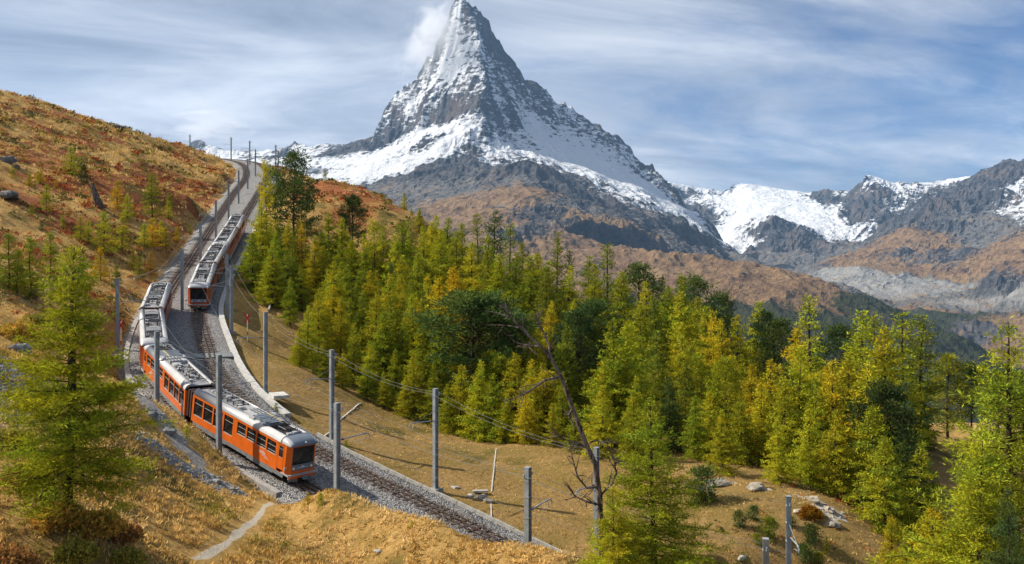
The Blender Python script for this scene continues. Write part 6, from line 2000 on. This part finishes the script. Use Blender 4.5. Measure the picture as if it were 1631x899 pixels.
PALE, GREY = (.55, .53, .48), (.20, .20, .195)
for k, (u, v, s, c, lb) in enumerate([
        (602, 880, (.28, .2, .16), PALE, 'small white stone lying in the straw meadow at the bottom'), (205, 738, (.5, .35, .25), GREY, 'grey stone by the larch boughs on the straw slope'), (10, 258, (1.7, 1.2, .9), GREY, 'grey boulder high on the heath slope, the smaller one at the edge'),
        (14, 315, (2.4, 1.5, 1.0), GREY, 'large grey boulder on the red heath at the picture edge'), (188, 207, (2.2, 1.6, 1.0), GREY, 'grey rock on the skyline of the heath hill'), (25, 268, (.9, .8, .6), GREY, 'small dark stone beside the higher heath boulder'),
        (762, 796, (.75, .5, .35), (.34, .31, .26), 'brown stone at the drain outlet on the terrace'), (778, 800, (.5, .4, .3), (.30, .27, .22), 'darker stone just right of the drain outlet'), (748, 792, (.4, .3, .2), PALE, 'flat pale stone left of the drain outlet'),
        (725, 778, (.5, .3, .12), PALE, 'flat pale rock in the terrace turf behind the mast'), (1205, 779, (1.3, .8, .30), (.40, .36, .29), 'broad pale rock on top of the mound at the wood edge'), (1148, 775, (1.1, .7, .5), (.36, .33, .27), 'pale rock on the mound left of the broad one'),
        (1320, 815, (.7, .5, .35), (.42, .37, .30), 'upper pale block of the crumbling outcrop on the mound'), (1330, 838, (.7, .5, .32), (.38, .34, .28), 'lower pale block of the crumbling outcrop on the mound'), (1298, 802, (.7, .45, .35), (.40, .36, .29), 'pale ledge behind the orange bush'),
        (1275, 818, (.6, .4, .3), (.54, .49, .41), 'pale stone left of the orange bush'), (1208, 868, (.25, .2, .15), PALE, 'small white stone on the mound left of the mast pair'), (1182, 895, (.4, .3, .2), PALE, 'pale stone at the bottom of the mound'),
        (672, 790, (.3, .2, .12), PALE, 'small pale stone at the ballast rim of the terrace'), (370, 782, (.5, .35, .22), (.38, .36, .33), 'grey stone at the lower end of the gravel trail'), (345, 770, (.45, .4, .25), (.33, .32, .30), 'grey stone halfway along the scree tongue'),
        (25, 560, (1.0, .8, .5), (.30, .32, .33), 'blue-grey scree block at the picture edge'), (268, 690, (.6, .5, .35), (.24, .25, .25), 'dark slab in the scree above the straw slope'), (240, 665, (.6, .45, .4), (.20, .21, .21), 'dark stone by the trail below the coach')]):
    rock(u, v, s, c, lb, k)


def scree():
    """blue-grey scree: far too many small stones to count"""
    r = np.random.default_rng(61)
    base = np.array([(1, 0, 0), (-1, 0, 0), (0, 1, 0), (0, -1, 0), (0, 0, 1), (0, 0, -1)], float)
    fc = np.array([(0, 2, 4), (2, 1, 4), (1, 3, 4), (3, 0, 4), (2, 0, 5), (1, 2, 5), (3, 1, 5), (0, 3, 5)])
    C_ = []
    for (u, v, d, rad, n) in [(0, 585, 60, 2.6, 900), (-30, 600, 56, 3.2, 700), (255, 700, 64, 1.5, 420), (285, 725, 65, 1.4, 420), (320, 748, 65.5, 1.2, 380), (345, 765, 66, 1.0, 300), (365, 782, 66.5, .8, 200), (225, 625, 76, 1.0, 150), (250, 668, 72, 1.0, 200), (1320, 825, 70.5, 1.1, 90)]:
        c = at(u, v, d)
        q = r.normal(0, .55, (n, 2)) * rad
        C_.append(np.c_[c[0] + q[:, 0], c[1] + q[:, 1]])
    C_ = np.concatenate(C_)
    z, dout, _, _ = cover_at(C_[:, 0], C_[:, 1])
    ok = dout > 2.9
    C_, z = C_[ok], z[ok]
    k = len(C_)
    s = r.uniform(.05, .2, k) ** 1.0
    jit = base[None] * r.uniform(.5, 1.3, (k, 6, 1)) + r.normal(0, .2, (k, 6, 3))
    V = np.stack([C_[:, 0, None] + jit[..., 0] * s[:, None], C_[:, 1, None] + jit[..., 1] * s[:, None], z[:, None] + jit[..., 2] * s[:, None] * .55], 2).reshape(-1, 3)
    F_ = (fc[None] + (np.arange(k) * 6)[:, None, None]).reshape(-1, 3)
    o = link('scree', mesh_np('scree', V, F_, [M_ROCK]))
    o.color = (.36, .37, .37, 1)
    tag(o, 'blue-grey loose scree stones spilling down the bank by the trail', 'gravel', kind='stuff')


scree()


# ------------------------------------------------------------------ signs, boards, slabs, drains
def cross_sign(base, h, label):
    root = link('crossing_sign', None, loc=tuple(base))
    tag(root, label, 'sign', 'red crossing signs')
    MB().tube([(0, 0, -.2), (0, 0, h)], .045, 7).put('post', M_WHITE, root)
    for k, s in enumerate((-1, 1)):
        MB().box((0, -.07 - .02 * k, h - .45), (1.35, .03, .17), 0, Matrix.Rotation(s * math.radians(58), 3, 'Y')).put('cross_arm', M_RED, root)
    MB().box((0, -.05, .9), (.10, .06, .5)).put('red_band', M_RED, root)


p = ray_ground(193, 562)
cross_sign(p, 3.3, 'red crossing sign on a white post by the wooden boards left of the train')
p = T2[near_i(T2, y=112)] + T2r[near_i(T2, y=112)] * 5.2
p[2] = gz(p[0], p[1])
cross_sign(p, 3.2, 'red crossing sign behind the mast on the meadow side of the trough')


def slab_thing(name, c, size, rz, mat, label, cat, part=None):
    o = MB().box((0, 0, 0), size, taper=.99).put(name, mat)
    o.location = tuple(c); o.rotation_euler = (0, 0, rz)
    tag(o, label, cat)
    return o


q = T2[near_i(T2, y=90)]; rr_ = T2r[near_i(T2, y=90)]
c = q + rr_ * 3.9
slab_thing('access_slab', (c[0], c[1], q[2] + .02), (2.6, 1.5, .3), math.atan2(rr_[1], rr_[0]) + 1.4, M_CONC, 'pale square concrete slab beside the trough above the orange train', 'slab')
q = T2[near_i(T2, y=99)]; rr_ = T2r[near_i(T2, y=99)]; tt_ = T2t[near_i(T2, y=99)]
q = T1[near_i(T1, y=101)]; rr_ = T1r[near_i(T1, y=101)]
bw = link('board_walk', None, loc=tuple(q - rr_ * 4.4 + np.array([0, 0, .05])))
bw.rotation_euler = (0, 0, math.atan2(rr_[1], rr_[0]))
tag(bw, 'wooden crossing boards beside the rear coach left of the track', 'boardwalk')
pm = MB().box((0, 0, 0), (3.2, .22, .08)).data('plank', [M_WOODEN])
for k in range(5):
    link('plank', pm, bw, loc=(.05 * (k % 2), -.5 + k * .25, 0))
# level crossing panel across the upper track
ic = near_i(T2, y=103)
q, rr_, tt_ = T2[ic], T2r[ic], T2t[ic]
Mx = Matrix((Vector(rr_), Vector(tt_), Vector(rr_).cross(Vector(tt_)))).transposed().to_4x4()
Mx.translation = Vector(q)
lc = link('level_crossing', None, mat=Mx)
tag(lc, 'dark flat crossing panel over the track between the two trains', 'crossing')
for (x0, x1) in ((-3.0, -.62), (-.42, -.12), (.12, .42), (.62, 2.4)):
    MB().box(((x0 + x1) / 2, 0, -.06), (x1 - x0, 1.7, .14)).put('panel', M_SKIRT, lc)


def drain(pts, w, label):
    P = [ray_ground(u, v) for u, v in pts]
    root = link('drain_channel', None, loc=tuple(P[0]))
    tag(root, label, 'drain')
    for a, b_ in zip(P[:-1], P[1:]):
        L_ = np.linalg.norm(b_ - a)
        n = max(1, int(L_ / 1.4))
        for k in range(n):
            s0, s1_ = a + (b_ - a) * (k / n), a + (b_ - a) * ((k + 1) / n)
            s0[2] = gz(s0[0], s0[1]); s1_[2] = gz(s1_[0], s1_[1])
            m_ = (s0 + s1_) / 2 - P[0]
            d = Vector(s1_ - s0); l = d.length; d.normalize()
            sd = Vector((0, 0, 1)).cross(d).normalized(); up = d.cross(sd)
            Mx = Matrix((d, sd, up)).transposed().to_4x4(); Mx.translation = Vector(m_) + Vector((0, 0, .04))
            MB().box((0, 0, 0), (l - .03, w, .07)).put('gutter_stone', M_CONC, root, Mx)


drain([(790, 716), (787, 745), (783, 785)], .09, 'thin pale drain line on the terrace running up to the wood')
drain([(782, 805), (783, 842)], .09, 'thin pale drain line below the stone outlet on the terrace')
drain([(575, 643), (512, 702)], .14, 'thin pale drain line on the terrace behind the orange train cab')
o = slab_thing('outlet_slab', ray_ground(765, 787) + np.array([0, 0, .22]), (1.2, .5, .12), .1, M_CONC2, 'flat stone slab covering the drain outlet on the terrace', 'slab')
# pale retaining kerb between the larch clump and the meadow
def wall_line():
    pts = [(437, 450), (430, 490), (424, 520)]
    P = [at(438, 448, 150), at(434, 480, 140), at(428, 514, 130)]
    root = link('retaining_wall', None, loc=tuple(P[0]))
    tag(root, 'thin pale retaining wall below the larch clump beside the meadow', 'wall')
    for a, b_ in zip(P[:-1], P[1:]):
        for k in range(4):
            s0, s1_ = a + (b_ - a) * k / 4, a + (b_ - a) * (k + 1) / 4
            z = gz(*(((s0 + s1_) / 2)[:2]))
            m_ = Vector((s0 + s1_) / 2 - P[0]); m_.z = z - P[0][2] + .25
            d = Vector(s1_ - s0); l = d.length; d.z = (gz(*s1_[:2]) - gz(*s0[:2])); d.normalize()
            sd = Vector((0, 0, 1)).cross(d).normalized(); up = d.cross(sd)
            Mx = Matrix((d, sd, up)).transposed().to_4x4(); Mx.translation = m_
            MB().box((0, 0, 0), (l + .1, .22, .5)).put('wall_block', M_CONC2, root, Mx)


wall_line()


# far away buildings on the alp
def hut(u, v, w, h, label, k):
    d = 5500.0
    p = at(u, v, d)
    j = np.argmin((xA - p[0]) ** 2 + (yA - p[1]) ** 2)
    i = np.nonzero(np.abs(xA / yA - p[0] / d) < .0008)[0]
    vv = V0 - zA[i] / yA[i] * FPX
    sel = i[np.argmin(np.abs(vv - v) + (np.abs(yA[i] - d) > 700) * 50)]
    root = link('alpine_building', None, loc=(xA[sel], yA[sel], zA[sel] - 1))
    tag(root, label, 'building')
    MB().box((0, 0, h / 2), (w, w * .6, h)).put('wall', M_CONC2, root)
    MB().extrude([(-w * .34, h), (0, h + w * .2), (w * .34, h)], -w * .54, w * .54).put('roof', M_SKIRT, root)
    for q in range(3):
        MB().box((-w * .3 + q * w * .3, -w * .3 - .2, h * .55), (w * .13, .3, h * .3)).put('window', M_GLASS, root)


hut(754, 331, 16, 9, 'tiny white hut alone on the brown alp below the great peak', 0)
hut(783, 331, 14, 8, 'tiny pale building at the end of the long station on the brown alp', 1)
hut(798, 331, 36, 6, 'long low station building on the brown alp below the great peak', 2)
# ------------------------------------------------------------------ cloud clinging to the summit
def summit_cloud(name, u, v, d, size, tilt, dens, label, seed):
    c = at(u, v, d)
    mb = bpy.data.meshes.new(name)
    V, F_ = [], []
    nu, nv = 16, 10
    for j in range(nv):
        ph = math.pi * j / (nv - 1)
        for i in range(nu):
            th = 2 * math.pi * i / nu
            V.append((math.sin(ph) * math.cos(th), math.sin(ph) * math.sin(th), math.cos(ph)))
    F_ = [(j * nu + i, (j + 1) * nu + i, (j + 1) * nu + (i + 1) % nu, j * nu + (i + 1) % nu) for j in range(nv - 1) for i in range(nu)]
    me = mesh_np(name, np.array(V), np.array(F_))
    o = link(name, me, loc=tuple(c))
    o.scale = size
    o.rotation_euler = (0, tilt, 0)
    m = bpy.data.materials.new('cloud_vapour')
    m.use_nodes = True
    t = NT(m.node_tree)
    oc = t.n('ShaderNodeTexCoord').outputs['Object']
    ln = t.n('ShaderNodeVectorMath', _operation='LENGTH'); t.link(oc, ln.inputs[0])
    n1 = t.noise(t.mapping(oc, scale=(1, 1, 1.5), loc=(seed, 0, 0)), 2.1, 8, .68, 1.0)
    f = t.math('SUBTRACT', t.math('MULTIPLY', n1, 2.6), t.math('ADD', .72, ln.outputs['Value']))
    f = t.math('MULTIPLY', t.math('MAXIMUM', f, 0.0), dens)
    pv = t.n('ShaderNodeVolumePrincipled')
    pv.inputs['Color'].default_value = (1, 1, 1, 1)
    t.link(f, pv.inputs['Density'])
    out = t.n('ShaderNodeOutputMaterial')
    t.link(pv.outputs[0], out.inputs['Volume'])
    me.materials.append(m)
    tag(o, label, 'cloud', kind='stuff')


summit_cloud('summit_cloud', 690, 56, 8800, (380, 420, 720), math.radians(36), .009, 'torn white cloud streaming off the shaded side of the great peak', 1.0)
summit_cloud('ridge_cloud', 330, 205, 11300, (900, 500, 330), 0.0, .006, 'low white cloud bank behind the crest masts', 4.0)
# ------------------------------------------------------------------ the air between here and the far peaks
def add_haze():
    x0, x1, y0, y1, z0, z1 = -9500, 9800, -300, 15200, -1250, 2620
    v = [(x, y, z) for x in (x0, x1) for y in (y0, y1) for z in (z0, z1)]
    f = [(0, 1, 3, 2), (4, 6, 7, 5), (0, 4, 5, 1), (2, 3, 7, 6), (0, 2, 6, 4), (1, 5, 7, 3)]
    me = mesh_np('haze', np.array(v, float), np.array(f))
    m = bpy.data.materials.new('haze_air')
    m.use_nodes = True
    t = NT(m.node_tree)
    pv = t.n('ShaderNodeVolumePrincipled')
    pv.inputs['Color'].default_value = (0.36, 0.64, 1.0, 1)
    pv.inputs['Density'].default_value = 1.8e-5
    pv.inputs['Anisotropy'].default_value = 0.1
    o = t.n('ShaderNodeOutputMaterial')
    t.link(pv.outputs[0], o.inputs['Volume'])
    me.materials.append(m)
    tag(link('haze', me), 'thin blue mountain haze filling the valley air', 'haze', kind='stuff')


add_haze()
